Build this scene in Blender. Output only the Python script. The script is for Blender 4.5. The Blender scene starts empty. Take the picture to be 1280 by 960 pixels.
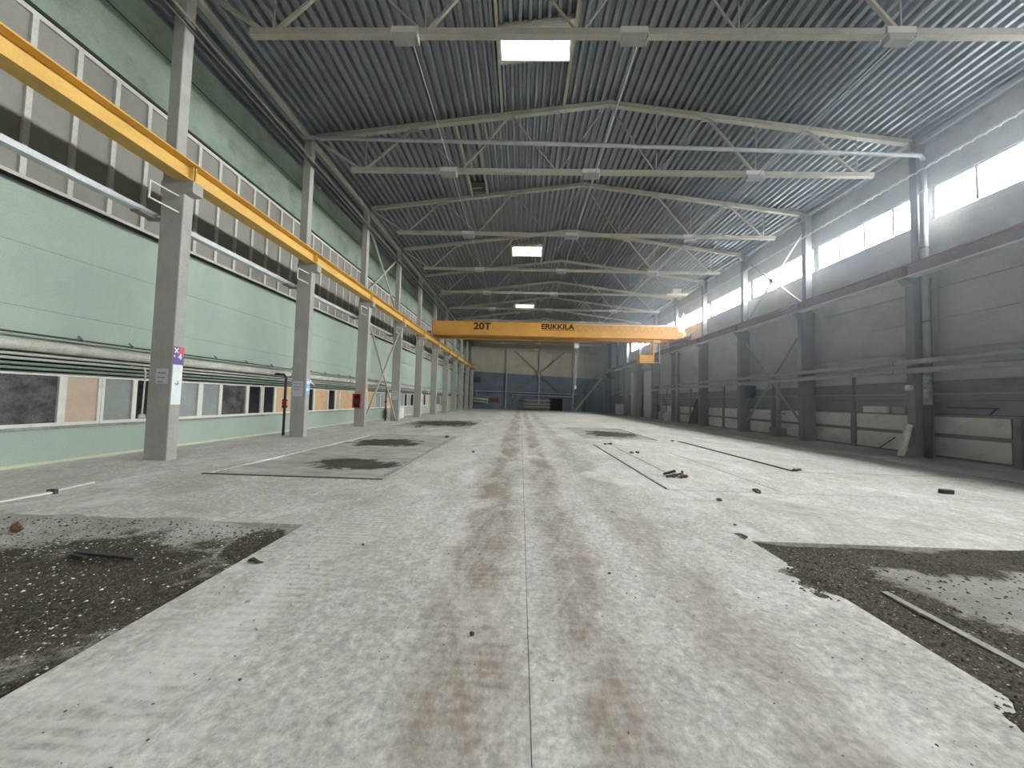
import bpy, math, random
from mathutils import Vector, Matrix, noise as mnoise
random.seed(7)
SC = bpy.context.scene
COL = SC.collection

# ------------------------------------------------------------------ camera
F_PX, YAW, PITCH, ROLL, EYE = 451.57, -0.0259, 0.0443, 0.0273, 1.8389
cy, sy, cp, sp, cr, sr = (math.cos(YAW), math.sin(YAW), math.cos(PITCH), math.sin(PITCH), math.cos(ROLL), math.sin(ROLL))
fwd = Vector((sy * cp, cy * cp, sp)); rgt = Vector((cy, -sy, 0)); upv = rgt.cross(fwd)
r2 = cr * rgt + sr * upv; u2 = -sr * rgt + cr * upv
cam = bpy.data.cameras.new('camera'); cam.sensor_width = 36; cam.lens = F_PX / 1280 * 36
cam.clip_start = 0.05; cam.clip_end = 600
camo = bpy.data.objects.new('camera', cam); COL.objects.link(camo)
M3 = Matrix((r2, u2, -fwd)).transposed()
camo.matrix_world = Matrix.Translation((0, 0, EYE)) @ M3.to_4x4()
SC.camera = camo

# ------------------------------------------------------------------ sky, portals, exposure
wd = bpy.data.worlds.new('overcast_sky'); SC.world = wd; wd.use_nodes = True
bgn = wd.node_tree.nodes['Background']
bgn.inputs[0].default_value = (1.0, 0.965, 0.965, 1); bgn.inputs[1].default_value = 24.0
SC.view_settings.view_transform = 'Standard'; SC.view_settings.look = 'None'
SC.view_settings.gamma = 1.0; SC.view_settings.use_curve_mapping = False
SC.view_settings.exposure = 1.92
SC.cycles.max_bounces = 10; SC.cycles.diffuse_bounces = 6; SC.cycles.glossy_bounces = 4
SC.cycles.transparent_max_bounces = 12
SC.cycles.caustics_reflective = False; SC.cycles.caustics_refractive = False
SC.cycles.use_denoising = True

Y_END, Y_BACK = 70.0, -8.64        # far end wall, wall behind the camera
S, Y0 = 6.0, 9.36                  # column bay, front face of the first column in view
XWL, XWR = -11.35, 17.3            # wall faces
XA, ZA, SL = 3.5, 15.03, 0.13      # ridge, top chord centre at ridge, roof slope
WZ0, WZ1 = 10.0, 11.42             # strip window in the right wall
def zroof(x): return ZA + 0.11 - SL * abs(x - XA)
SKY = [(-5.64), 12.36, 30.36, 48.36]
def portal(loc, sx, sy_, rot):
    l = bpy.data.lights.new('daylight_portal', 'AREA'); l.shape = 'RECTANGLE'; l.size = sx; l.size_y = sy_
    l.energy = 1.0; l.cycles.is_portal = True
    o = bpy.data.objects.new('daylight_portal', l); o.location = loc; o.rotation_euler = rot; COL.objects.link(o)
portal((17.62, 25.4, 10.71), 1.5, 68, (0, math.pi / 2, 0))
for ys in SKY: portal((0.2, ys, 15.25), 2.6, 2.1, (0, 0, 0))

# ------------------------------------------------------------------ materials
def newmat(name):
    m = bpy.data.materials.new(name); m.use_nodes = True
    nt = m.node_tree; b = nt.nodes['Principled BSDF']
    return m, nt, b
class NT:
    def __init__(s, nt): s.nt = nt; s.n = nt.nodes; s.l = nt.links
    def pos(s, scale=(1, 1, 1)):
        g = s.n.new('ShaderNodeNewGeometry'); mp = s.n.new('ShaderNodeMapping'); mp.inputs['Scale'].default_value = scale
        s.l.new(g.outputs['Position'], mp.inputs[0]); return mp.outputs[0]
    def noise(s, vec, scale, detail=4, rough=0.6, dist=0):
        t = s.n.new('ShaderNodeTexNoise'); t.inputs['Scale'].default_value = scale; t.inputs['Detail'].default_value = detail
        t.inputs['Roughness'].default_value = rough; t.inputs['Distortion'].default_value = dist
        s.l.new(vec, t.inputs['Vector']); return t.outputs['Fac']
    def ramp(s, fac, p0, p1, c0=(0, 0, 0, 1), c1=(1, 1, 1, 1)):
        r = s.n.new('ShaderNodeValToRGB'); e = r.color_ramp.elements
        e[0].position = p0; e[1].position = p1; e[0].color = c0; e[1].color = c1
        s.l.new(fac, r.inputs[0]); return r.outputs[0]
    def mix(s, fac, a, b, mode='MIX'):
        m = s.n.new('ShaderNodeMix'); m.data_type = 'RGBA'; m.blend_type = mode
        for sock, v in ((m.inputs[0], fac), (m.inputs[6], a), (m.inputs[7], b)):
            if isinstance(v, (int, float)): sock.default_value = v
            elif isinstance(v, tuple): sock.default_value = v if len(v) == 4 else (*v, 1)
            else: s.l.new(v, sock)
        return m.outputs[2]
    def math(s, op, a, b=0.0, c=None):
        m = s.n.new('ShaderNodeMath'); m.operation = op
        for i, v in enumerate((a, b) if c is None else (a, b, c)):
            if isinstance(v, (int, float)): m.inputs[i].default_value = v
            else: s.l.new(v, m.inputs[i])
        return m.outputs[0]
    def sep(s, vec):
        x = s.n.new('ShaderNodeSeparateXYZ'); s.l.new(vec, x.inputs[0]); return x.outputs
    def bump(s, h, strength, dist=0.01):
        b = s.n.new('ShaderNodeBump'); b.inputs['Strength'].default_value = strength; b.inputs['Distance'].default_value = dist
        s.l.new(h, b.inputs['Height']); return b.outputs[0]
def surf(name, c, rough=0.7, metal=0.0, var=0.25, scale=2.0, stain=None, stain_amt=0.5, stain_scale=(1, 1, 1), bump=0.15, fine=35, spec=0.3):
    """painted or raw surface: colour c with mottling, optional stain colour in noise shapes, fine relief"""
    m, nt, b = newmat(name); k = NT(nt); v = k.pos()
    n1 = k.noise(v, scale, 6, 0.65); n2 = k.noise(v, fine, 3)
    lo = tuple(x * (1 - var) for x in c); hi = tuple(min(1, x * (1 + var * 0.6)) for x in c)
    col = k.ramp(n1, 0.3, 0.72, (*lo, 1), (*hi, 1))
    col = k.mix(0.22 * min(1, var * 3), col, k.ramp(n2, 0.35, 0.7), 'OVERLAY')
    if stain:
        sv = k.pos(stain_scale); st = k.noise(sv, 1.0, 8, 0.7, 0.4)
        col = k.mix(k.math('MULTIPLY', k.ramp(st, 0.5, 0.72), stain_amt), col, stain)
    nt.links.new(col, b.inputs['Base Color'])
    b.inputs['Roughness'].default_value = rough; b.inputs['Metallic'].default_value = metal
    b.inputs['Specular IOR Level'].default_value = spec
    if bump: nt.links.new(k.bump(k.math('ADD', n1, k.math('MULTIPLY', n2, 0.5)), bump), b.inputs['Normal'])
    return m
def plain(name, c, rough=0.6, metal=0.0):
    return surf(name, c, rough, metal, var=0.1, scale=3, bump=0.0)
MT = {}
MT['column'] = surf('column_concrete', (0.40, 0.395, 0.375), 0.85, var=0.14, scale=1.6, stain=(0.25, 0.24, 0.22), stain_amt=0.35, stain_scale=(2, 2, 0.6), bump=0.2)
MT['column_r'] = surf('column_grey_paint', (0.24, 0.24, 0.245), 0.7, var=0.2, scale=1.5, bump=0.2)
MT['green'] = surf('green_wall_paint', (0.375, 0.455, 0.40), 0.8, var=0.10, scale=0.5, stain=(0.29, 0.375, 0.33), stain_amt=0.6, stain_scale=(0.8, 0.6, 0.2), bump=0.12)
MT['green_top'] = surf('green_wall_paint_shaded_stained', (0.245, 0.305, 0.255), 0.85, var=0.2, scale=0.7, stain=(0.10, 0.13, 0.105), stain_amt=0.75, stain_scale=(1.2, 0.7, 0.9), bump=0.12)  # green darkened for the weaker light above the tall windows, plus dark stains
MT['joint'] = plain('dark_joint', (0.035, 0.045, 0.04), 0.9)
MT['joint_g'] = plain('green_grey_joint', (0.16, 0.20, 0.17), 0.9)
MT['frame'] = surf('window_frame_paint', (0.58, 0.56, 0.52), 0.6, var=0.12, scale=4, stain=(0.3, 0.27, 0.22), stain_amt=0.4, stain_scale=(3, 3, 3), bump=0.05)
MT['frame_w'] = surf('white_frame_paint', (0.72, 0.71, 0.68), 0.6, var=0.1, scale=4, stain=(0.4, 0.37, 0.33), stain_amt=0.35, stain_scale=(3, 3, 3), bump=0.05)
MT['pane_grey'] = surf('painted_over_glass', (0.27, 0.26, 0.235), 0.55, var=0.14, scale=0.9, stain=(0.20, 0.19, 0.17), stain_amt=0.5, stain_scale=(0.6, 0.6, 0.3), bump=0.03, spec=0.4)
MT['pane_fog'] = surf('fogged_glass', (0.27, 0.30, 0.29), 0.35, var=0.18, scale=1.2, bump=0.02, spec=0.5)
MT['pane_smoke'] = surf('sooty_glass', (0.11, 0.105, 0.115), 0.25, var=0.75, scale=2.6, bump=0.0, spec=0.5)
MT['pane_black'] = surf('black_glass', (0.02, 0.021, 0.025), 0.15, var=0.3, scale=2, bump=0.0, spec=0.5)
MT['ply'] = surf('plywood_board', (0.62, 0.42, 0.26), 0.75, var=0.16, scale=3, stain=(0.42, 0.27, 0.16), stain_amt=0.5, stain_scale=(6, 6, 0.5), bump=0.06)
MT['ply_pale'] = surf('pale_board', (0.53, 0.42, 0.335), 0.8, var=0.12, scale=2, bump=0.06)
MT['sill'] = surf('grey_sill', (0.33, 0.33, 0.31), 0.8, var=0.25, scale=3, stain=(0.24, 0.18, 0.13), stain_amt=0.6, stain_scale=(1, 1, 1))
MT['yellow'] = surf('crane_yellow_paint', (0.70, 0.455, 0.13), 0.5, var=0.12, scale=1.2, stain=(0.45, 0.25, 0.05), stain_amt=0.4, stain_scale=(1, 0.6, 2), bump=0.04)
MT['orange'] = surf('crane_orange_paint', (0.62, 0.335, 0.08), 0.5, var=0.12, scale=0.7, stain=(0.42, 0.20, 0.05), stain_amt=0.45, stain_scale=(0.5, 1, 1.5), bump=0.03)
MT['redbrown'] = surf('red_oxide_paint', (0.27, 0.185, 0.165), 0.7, var=0.2, scale=1.5, stain=(0.12, 0.08, 0.07), stain_amt=0.5, stain_scale=(1, .5, 2), bump=0.05)
MT['flange_grey'] = surf('dusty_flange', (0.55, 0.50, 0.46), 0.8, var=0.15, scale=2, bump=0.05)
MT['steel_w'] = surf('cream_steel_paint', (0.44, 0.42, 0.365), 0.55, var=0.16, scale=1.5, stain=(0.36, 0.31, 0.25), stain_amt=0.4, stain_scale=(1.5, 1.5, 1.5), bump=0.05)
MT['deck'] = surf('galvanised_deck', (0.27, 0.30, 0.33), 0.42, metal=0.55, var=0.14, scale=1.2, stain=(0.18, 0.20, 0.22), stain_amt=0.4, stain_scale=(3, 0.4, 1), bump=0.03, fine=12)
MT['lamp'] = surf('lamp_housing', (0.62, 0.61, 0.57), 0.5, var=0.1, scale=4, bump=0.0)
MT['lens'] = surf('lamp_lens', (0.34, 0.35, 0.34), 0.3, var=0.1, scale=4, bump=0.0)
MT['galv'] = surf('galvanised_steel', (0.56, 0.58, 0.60), 0.4, metal=0.35, var=0.15, scale=3, bump=0.02)
MT['pipe_w'] = surf('insulated_pipe_wrap', (0.50, 0.49, 0.44), 0.8, var=0.22, scale=3, stain=(0.74, 0.73, 0.70), stain_amt=0.8, stain_scale=(5, 2, 5), bump=0.3)
MT['pipe_l'] = surf('light_pipe_paint', (0.44, 0.46, 0.43), 0.6, var=0.15, scale=2, bump=0.04)
MT['pipe_g'] = surf('green_pipe_paint', (0.20, 0.26, 0.22), 0.6, var=0.2, scale=2, bump=0.04)
MT['lintel'] = surf('dark_green_lintel', (0.03, 0.042, 0.035), 0.8, var=0.3, scale=2, bump=0.08)
MT['dark'] = plain('dark_steel', (0.055, 0.055, 0.058), 0.6)
MT['grey_steel'] = surf('grey_steel', (0.22, 0.22, 0.23), 0.6, var=0.2, scale=2, bump=0.05)
MT['pipe_r'] = surf('grey_pipe_paint', (0.36, 0.37, 0.38), 0.55, var=0.15, scale=2, bump=0.03)
MT['wall_r'] = surf('grey_concrete_panel', (0.50, 0.49, 0.475), 0.85, var=0.14, scale=0.5, stain=(0.29, 0.28, 0.27), stain_amt=0.55, stain_scale=(0.6, 0.35, 0.7), bump=0.15)
MT['wall_d'] = surf('grimy_concrete_panel', (0.27, 0.265, 0.26), 0.85, var=0.2, scale=0.7, stain=(0.18, 0.18, 0.175), stain_amt=0.6, stain_scale=(0.8, 0.5, 1.2), bump=0.15)
MT['board_w'] = surf('white_insulation_board', (0.76, 0.77, 0.73), 0.8, var=0.12, scale=1.2, stain=(0.36, 0.36, 0.34), stain_amt=0.6, stain_scale=(2, 1.2, 2), bump=0.08)
MT['gate'] = surf('white_gate_panel', (0.74, 0.75, 0.75), 0.6, var=0.1, scale=1, bump=0.03)
MT['wine'] = plain('wine_red_pipe', (0.10, 0.045, 0.05), 0.5)
MT['red'] = plain('red_enamel', (0.45, 0.05, 0.06), 0.4)
MT['darkred'] = plain('dark_red_inside', (0.12, 0.012, 0.018), 0.6)
MT['paper'] = surf('paper_sheet', (0.58, 0.60, 0.66), 0.8, var=0.15, scale=14, bump=0)
MT['poster_w'] = plain('white_poster', (0.78, 0.82, 0.86), 0.6)
MT['poster_b'] = surf('blue_poster', (0.30, 0.55, 0.85), 0.6, var=0.3, scale=9, bump=0)
MT['poster_p'] = surf('orange_poster', (0.75, 0.35, 0.22), 0.6, var=0.3, scale=9, bump=0)
MT['violet'] = plain('violet_print', (0.16, 0.11, 0.33), 0.5)
MT['pink'] = plain('crimson_print', (0.62, 0.12, 0.16), 0.5)
MT['teal'] = plain('teal_print', (0.12, 0.42, 0.36), 0.5)
MT['white'] = plain('white_print', (0.85, 0.85, 0.86), 0.5)
MT['ink'] = plain('dark_brown_lettering', (0.07, 0.03, 0.015), 0.6)
MT['rust'] = surf('rusty_iron', (0.16, 0.08, 0.055), 0.85, var=0.4, scale=12, bump=0.3)
MT['stone'] = surf('broken_concrete', (0.42, 0.41, 0.38), 0.9, var=0.3, scale=10, bump=0.4)
MT['stone_d'] = surf('dark_rubble_stone', (0.12, 0.11, 0.10), 0.9, var=0.4, scale=14, bump=0.4)
MT['chip'] = surf('brown_grey_chips', (0.13, 0.113, 0.09), 0.9, var=0.6, scale=18, bump=0.2)
MT['chip_w'] = surf('white_chips', (0.72, 0.71, 0.68), 0.85, var=0.2, scale=10, bump=0.1)
MT['outside'] = surf('outdoor_ground', (0.30, 0.30, 0.29), 0.9, var=0.2, scale=0.1, bump=0)
MT['blue_dark'] = plain('dark_blue_enamel', (0.05, 0.06, 0.085), 0.5)
MT['plate'] = surf('stair_steel', (0.17, 0.16, 0.14), 0.6, var=0.25, scale=2, bump=0.05)
def glass(name, tint):
    m, nt, b = newmat(name); k = NT(nt)
    t = nt.nodes.new('ShaderNodeBsdfTransparent'); t.inputs[0].default_value = (*tint, 1)
    g = nt.nodes.new('ShaderNodeBsdfGlossy'); g.inputs['Roughness'].default_value = 0.05
    mx = nt.nodes.new('ShaderNodeMixShader'); mx.inputs[0].default_value = 0.06
    nt.links.new(t.outputs[0], mx.inputs[1]); nt.links.new(g.outputs[0], mx.inputs[2])
    nt.links.new(mx.outputs[0], nt.nodes['Material Output'].inputs[0]); return m
MT['glass'] = glass('clear_window_glass', (0.93, 0.96, 0.95))
MT['glass_d'] = glass('grimy_skylight_glass', (0.26, 0.27, 0.27))
def backwall():
    m, nt, b = newmat('end_wall_paint'); k = NT(nt); v = k.pos(); s_ = k.sep(v)
    line = k.math('SUBTRACT', 6.76, k.math('MULTIPLY', k.math('SUBTRACT', s_[0], 2.7), 0.040))
    msk = k.math('GREATER_THAN', s_[2], line)
    n = k.noise(v, 0.5, 6); n2 = k.noise(k.pos((0.6, 1, 0.25)), 1.2, 6, 0.7)
    blue = k.ramp(n, 0.3, 0.7, (0.10, 0.128, 0.175, 1), (0.15, 0.18, 0.235, 1))
    blue = k.mix(k.math('MULTIPLY', k.ramp(n2, 0.52, 0.7), 0.5), blue, (0.20, 0.23, 0.26))
    tan = k.ramp(n, 0.3, 0.7, (0.36, 0.32, 0.26, 1), (0.44, 0.40, 0.33, 1))
    nt.links.new(k.mix(msk, blue, tan), b.inputs['Base Color']); b.inputs['Roughness'].default_value = 0.75
    return m
MT['endwall'] = backwall()
def floormat(name, dirty=0.0):
    m, nt, b = newmat(name); k = NT(nt); v = k.pos(); xyz = k.sep(v)
    big = k.noise(v, 0.30, 7, 0.62, 0.8); mid = k.noise(k.pos((1.0, 0.55, 1)), 1.1, 10, 0.72, 0.6); fine = k.noise(v, 16, 6, 0.75)
    vf = k.noise(v, 70, 3)
    col = k.ramp(big, 0.30, 0.70, (0.345, 0.34, 0.32, 1), (0.48, 0.475, 0.455, 1))
    col = k.mix(0.55, col, k.ramp(mid, 0.30, 0.72, (0.27, 0.265, 0.245, 1), (0.55, 0.545, 0.525, 1)))
    col = k.mix(0.34, col, k.ramp(fine, 0.33, 0.70), 'OVERLAY')
    col = k.mix(0.30, col, k.ramp(k.noise(k.pos((1, 0.7, 1)), 6.5, 9, 0.82, 0.5), 0.30, 0.70), 'OVERLAY')
    # grit specks
    col = k.mix(k.math('MULTIPLY', k.ramp(k.noise(v, 7, 5, 0.8), 0.62, 0.72), 0.40), col, (0.17, 0.15, 0.12))
    # brown soil dragged along the wheel tracks, broken up by tread marks
    wob = k.math('MULTIPLY', k.math('SUBTRACT', k.noise(k.pos((0.2, 0.22, 1)), 1.0, 3), 0.5), 1.1)
    wob = k.math('ADD', wob, k.math('MULTIPLY', k.math('SUBTRACT', k.noise(v, 2.5, 6, 0.7), 0.5), 0.5))
    xw = k.math('ADD', xyz[0], wob)
    def band(xc, hw):
        d = k.math('DIVIDE', k.math('ABSOLUTE', k.math('SUBTRACT', xw, xc)), hw)
        return k.ramp(k.math('MAXIMUM', k.math('SUBTRACT', 1.0, d), 0.0), 0.0, 0.6)
    tr = k.math('MAXIMUM', k.math('MAXIMUM', band(-0.42, 0.52), band(0.62, 0.36)), k.math('MULTIPLY', band(1.75, 0.45), 0.6))
    tread = k.n.new('ShaderNodeTexWave'); tread.wave_type = 'BANDS'; tread.bands_direction = 'Y'
    tread.inputs['Scale'].default_value = 3.2; tread.inputs['Distortion'].default_value = 4.0; tread.inputs['Detail'].default_value = 4
    tread.inputs['Detail Scale'].default_value = 1.5
    k.l.new(k.pos((0.5, 1, 1)), tread.inputs['Vector'])
    patch = k.ramp(k.noise(k.pos((1.2, 0.55, 1)), 1.0, 10, 0.80, 0.4), 0.36, 0.56)
    msk = k.math('MULTIPLY', k.math('MULTIPLY', tr, patch), k.math('ADD', 0.78, k.math('MULTIPLY', tread.outputs['Fac'], 0.22)))
    col = k.mix(k.math('MULTIPLY', msk, 0.88), col, (0.185, 0.142, 0.10))
    # pale dust printed by tyres beside the left pit
    lt = k.math('MULTIPLY', band(-2.25, 0.40), k.ramp(tread.outputs['Fac'], 0.35, 0.75))
    col = k.mix(k.math('MULTIPLY', lt, 0.45), col, (0.54, 0.535, 0.51))
    # pale dust drifts and soil smears
    col = k.mix(k.math('MULTIPLY', k.ramp(k.noise(k.pos((0.8, 0.5, 1)), 0.7, 10, 0.74, 1.2), 0.51, 0.68), 0.75), col, (0.60, 0.595, 0.58))
    col = k.mix(k.math('MULTIPLY', k.ramp(k.noise(k.pos((0.45, 0.8, 1)), 0.6, 10, 0.78, 0.6), 0.53, 0.67), 0.55), col, (0.21, 0.18, 0.14))
    hs = k.n.new('ShaderNodeHueSaturation'); hs.inputs['Value'].default_value = 1.42; hs.inputs['Saturation'].default_value = 0.95
    k.l.new(col, hs.inputs['Color']); col = hs.outputs[0]
    if dirty: col = k.mix(dirty, col, (0.12, 0.11, 0.09))
    nt.links.new(col, b.inputs['Base Color']); b.inputs['Roughness'].default_value = 0.8; b.inputs['Specular IOR Level'].default_value = 0.2
    h = k.math('ADD', k.math('MULTIPLY', fine, 0.35), k.math('MULTIPLY', vf, 0.25))
    h = k.math('ADD', h, k.math('MULTIPLY', k.math('MULTIPLY', tread.outputs['Fac'], k.math('MAXIMUM', tr, band(-2.25, 0.4))), 0.5))
    nt.links.new(k.bump(h, 0.5, 0.012), b.inputs['Normal'])
    return m
MT['floor'] = floormat('concrete_floor'); MT['floor_d'] = floormat('dirty_concrete_floor', 0.55)
def dirtmat(name, centres, dust=0.0):
    """pit fill: dark soil with grit; dust-covered outside the given soil patches (x, y, rx, ry)"""
    m, nt, b = newmat(name); k = NT(nt); v = k.pos(); xyz = k.sep(v)
    n1 = k.noise(v, 1.3, 8, 0.7, 0.5); n2 = k.noise(v, 30, 4, 0.7); n3 = k.noise(v, 75, 2)
    col = k.ramp(n1, 0.3, 0.7, (0.036, 0.031, 0.024, 1), (0.095, 0.083, 0.064, 1))
    col = k.mix(k.ramp(n2, 0.45, 0.7), col, (0.19, 0.17, 0.14))
    col = k.mix(k.ramp(n3, 0.66, 0.72), col, (0.45, 0.44, 0.41))
    if centres:
        msk = None
        for (cx, cy_, rx, ry) in centres:
            dx = k.math('DIVIDE', k.math('SUBTRACT', xyz[0], cx), rx); dy = k.math('DIVIDE', k.math('SUBTRACT', xyz[1], cy_), ry)
            d = k.math('SQRT', k.math('ADD', k.math('MULTIPLY', dx, dx), k.math('MULTIPLY', dy, dy)))
            msk = d if msk is None else k.math('MINIMUM', msk, d)
        msk = k.math('ADD', msk, k.math('MULTIPLY', k.math('SUBTRACT', n1, 0.5), 2.2))
        msk = k.ramp(msk, 0.75, 1.15)
        n4 = k.noise(k.pos((0.7, 1.2, 1)), 1.4, 8, 0.7)
        col = k.mix(k.math('MULTIPLY', msk, dust), col, k.ramp(n4, 0.35, 0.7, (0.40, 0.385, 0.35, 1), (0.74, 0.735, 0.72, 1)))
    nt.links.new(col, b.inputs['Base Color']); b.inputs['Roughness'].default_value = 0.9; b.inputs['Specular IOR Level'].default_value = 0.15
    nt.links.new(k.bump(k.math('ADD', n2, k.math('MULTIPLY', n3, 0.6)), 0.9, 0.03), b.inputs['Normal'])
    return m

# ------------------------------------------------------------------ mesh helpers
class MB:
    def __init__(s): s.v = []; s.f = []
    def add(s, vs, fs):
        o = len(s.v); s.v += [Vector(p) for p in vs]; s.f += [tuple(i + o for i in q) for q in fs]; return s
    def box(s, x0, x1, y0, y1, z0, z1):
        return s.add([(x0, y0, z0), (x1, y0, z0), (x1, y1, z0), (x0, y1, z0), (x0, y0, z1), (x1, y0, z1), (x1, y1, z1), (x0, y1, z1)],
                     [(3, 2, 1, 0), (4, 5, 6, 7), (0, 1, 5, 4), (1, 2, 6, 5), (2, 3, 7, 6), (3, 0, 4, 7)])
    def cbox(s, x0, x1, y0, y1, z0, z1, c=0.015):
        """box with chamfered vertical edges"""
        p = [(x0 + c, y0), (x1 - c, y0), (x1, y0 + c), (x1, y1 - c), (x1 - c, y1), (x0 + c, y1), (x0, y1 - c), (x0, y0 + c)]
        return s.prism([(a, b_, z0) for a, b_ in p], (0, 0, z1 - z0))
    def prism(s, poly, ext):
        n = len(poly); e = Vector(ext); a = [Vector(p) for p in poly]
        return s.add(a + [p + e for p in a], [tuple(reversed(range(n))), tuple(range(n, 2 * n))] + [(i, (i + 1) % n, n + (i + 1) % n, n + i) for i in range(n)])
    def bar(s, p0, p1, w, h, side=None):
        """rectangular bar p0-p1; w across 'side', h across the other"""
        p0 = Vector(p0); p1 = Vector(p1); d = (p1 - p0).normalized()
        sd = Vector(side) if side else (Vector((0, 0, 1)).cross(d) if abs(d.z) < 0.95 else Vector((1, 0, 0)))
        sd = (sd - d * sd.dot(d)).normalized(); t = d.cross(sd)
        q = [sd * (a * w / 2) + t * (b_ * h / 2) for a, b_ in ((-1, -1), (1, -1), (1, 1), (-1, 1))]
        return s.prism([p0 + x for x in q], p1 - p0)
    def tube(s, pts, r, n=8, cap=True):
        pts = [Vector(p) for p in pts]; rings = []; up = None
        for i, p in enumerate(pts):
            d = (pts[min(i + 1, len(pts) - 1)] - pts[max(i - 1, 0)]).normalized()
            if up is None: up = Vector((0, 0, 1)) if abs(d.z) < 0.9 else Vector((1, 0, 0))
            a = (up - d * up.dot(d)).normalized(); b_ = d.cross(a); up = a
            rr = r[i] if isinstance(r, (list, tuple)) else r
            rings.append([p + (a * math.cos(2 * math.pi * j / n) + b_ * math.sin(2 * math.pi * j / n)) * rr for j in range(n)])
        fs = []
        for i in range(len(pts) - 1):
            for j in range(n): fs.append((i * n + j, i * n + (j + 1) % n, (i + 1) * n + (j + 1) % n, (i + 1) * n + j))
        if cap: fs += [tuple(reversed(range(n))), tuple(range((len(pts) - 1) * n, len(pts) * n))]
        return s.add([p for q in rings for p in q], fs)
    def lathe(s, c, prof, n=12, axis='Z'):
        c = Vector(c); vs = []
        for r, z in prof:
            for j in range(n):
                a = 2 * math.pi * j / n; x, y = r * math.cos(a), r * math.sin(a)
                vs.append(c + (Vector((x, y, z)) if axis == 'Z' else Vector((z, x, y)) if axis == 'X' else Vector((y, z, x))))
        fs = []
        for i in range(len(prof) - 1):
            for j in range(n): fs.append((i * n + j, i * n + (j + 1) % n, (i + 1) * n + (j + 1) % n, (i + 1) * n + j))
        fs += [tuple(reversed(range(n))), tuple(range((len(prof) - 1) * n, len(prof) * n))]
        return s.add(vs, fs)
    def rock(s, c, r, sq=0.6):
        c = Vector(c); t = (1 + 5 ** .5) / 2
        vs = [(-1, t, 0), (1, t, 0), (-1, -t, 0), (1, -t, 0), (0, -1, t), (0, 1, t), (0, -1, -t), (0, 1, -t), (t, 0, -1), (t, 0, 1), (-t, 0, -1), (-t, 0, 1)]
        fs = [(0, 11, 5), (0, 5, 1), (0, 1, 7), (0, 7, 10), (0, 10, 11), (1, 5, 9), (5, 11, 4), (11, 10, 2), (10, 7, 6), (7, 1, 8), (3, 9, 4), (3, 4, 2), (3, 2, 6), (3, 6, 8), (3, 8, 9), (4, 9, 5), (2, 4, 11), (6, 2, 10), (8, 6, 7), (9, 8, 1)]
        ax = random.uniform(0.6, 1.3); ay = random.uniform(0.6, 1.3); rz = random.uniform(0, 6.3)
        out = []
        for v in vs:
            v = Vector(v).normalized() * r * random.uniform(0.72, 1.2); v = Vector((v.x * ax, v.y * ay, v.z * sq))
            v.rotate(Matrix.Rotation(rz, 3, 'Z')); out.append(c + v)
        return s.add(out, fs)
    def chip(s, c, r):
        c = Vector(c); a = random.uniform(0, 6.3); h = r * random.uniform(0.3, 0.8); vs = []
        for j in range(4): vs.append(c + Vector((math.cos(a + j * 1.57) * r * random.uniform(.6, 1.3), math.sin(a + j * 1.57) * r * random.uniform(.6, 1.3), random.uniform(-.3, .2) * h)))
        vs.append(c + Vector((random.uniform(-.3, .3) * r, random.uniform(-.3, .3) * r, h)))
        return s.add(vs, [(0, 1, 4), (1, 2, 4), (2, 3, 4), (3, 0, 4)])
WLOC = {}
def tag(o, label=None, cat=None, group=None, kind=None):
    for k_, v in (('label', label), ('category', cat), ('group', group), ('kind', kind)):
        if v: o[k_] = v
    return o
def obj(name, mb, mat, parent=None, label=None, cat=None, group=None, kind=None, smooth=False):
    vs = mb.v
    if parent is not None: org = WLOC[parent.name]
    else:
        lo = [min(p[i] for p in vs) for i in range(3)]; hi = [max(p[i] for p in vs) for i in range(3)]
        org = Vector(((lo[0] + hi[0]) / 2, (lo[1] + hi[1]) / 2, lo[2]))
    me = bpy.data.meshes.new(name); me.from_pydata([tuple(p - org) for p in vs], [], mb.f); me.update()
    if smooth: me.shade_smooth()
    me.materials.append(MT[mat] if isinstance(mat, str) else mat)
    o = bpy.data.objects.new(name, me); COL.objects.link(o)
    if parent is None: o.location = org
    else: o.parent = parent
    WLOC[o.name] = org
    return tag(o, label, cat, group, kind)
def empty(name, loc, label=None, cat=None, group=None, kind=None):
    o = bpy.data.objects.new(name, None); o.empty_display_size = 0.2; o.location = loc; COL.objects.link(o)
    WLOC[o.name] = Vector(loc); return tag(o, label, cat, group, kind)
def child_copy(o, parent, dloc=(0, 0, 0)):
    c = o.copy(); COL.objects.link(c); c.parent = parent; c.location = o.location + Vector(dloc); WLOC[c.name] = WLOC[parent.name]; return c
KIDS = {}
def copy_tree(o, dloc, label=None, parent=None):
    c = o.copy(); COL.objects.link(c); c.parent = parent
    if parent is None: c.location = o.location + Vector(dloc)
    WLOC[c.name] = WLOC[o.name] + Vector(dloc)
    if label: c['label'] = label
    for ch in list(o.children): copy_tree(ch, dloc, None, c)
    return c
ORD = ['nearest', 'second', 'third', 'fourth', 'fifth', 'sixth', 'seventh', 'eighth', 'ninth', 'tenth', 'eleventh', 'twelfth', 'thirteenth']
def ycol(i): return Y0 + S * i
NF = 11                                    # frames 0..10 in view
def panels(root, x0, x1, rows, yr, mats, name='wall_panel', gap=0.016, vgap=0.003, skip=None):
    for (z0, z1, m) in rows:
        for (a, b_) in yr:
            if skip and skip(z0, z1, a, b_): continue
            obj(name, MB().box(x0, x1, a + vgap, b_ - vgap, z0 + gap / 2, z1 - gap / 2), m, root)
bays = [(ycol(i), ycol(i + 1)) for i in range(-3, 10)] + [(ycol(10), Y_END)]

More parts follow.
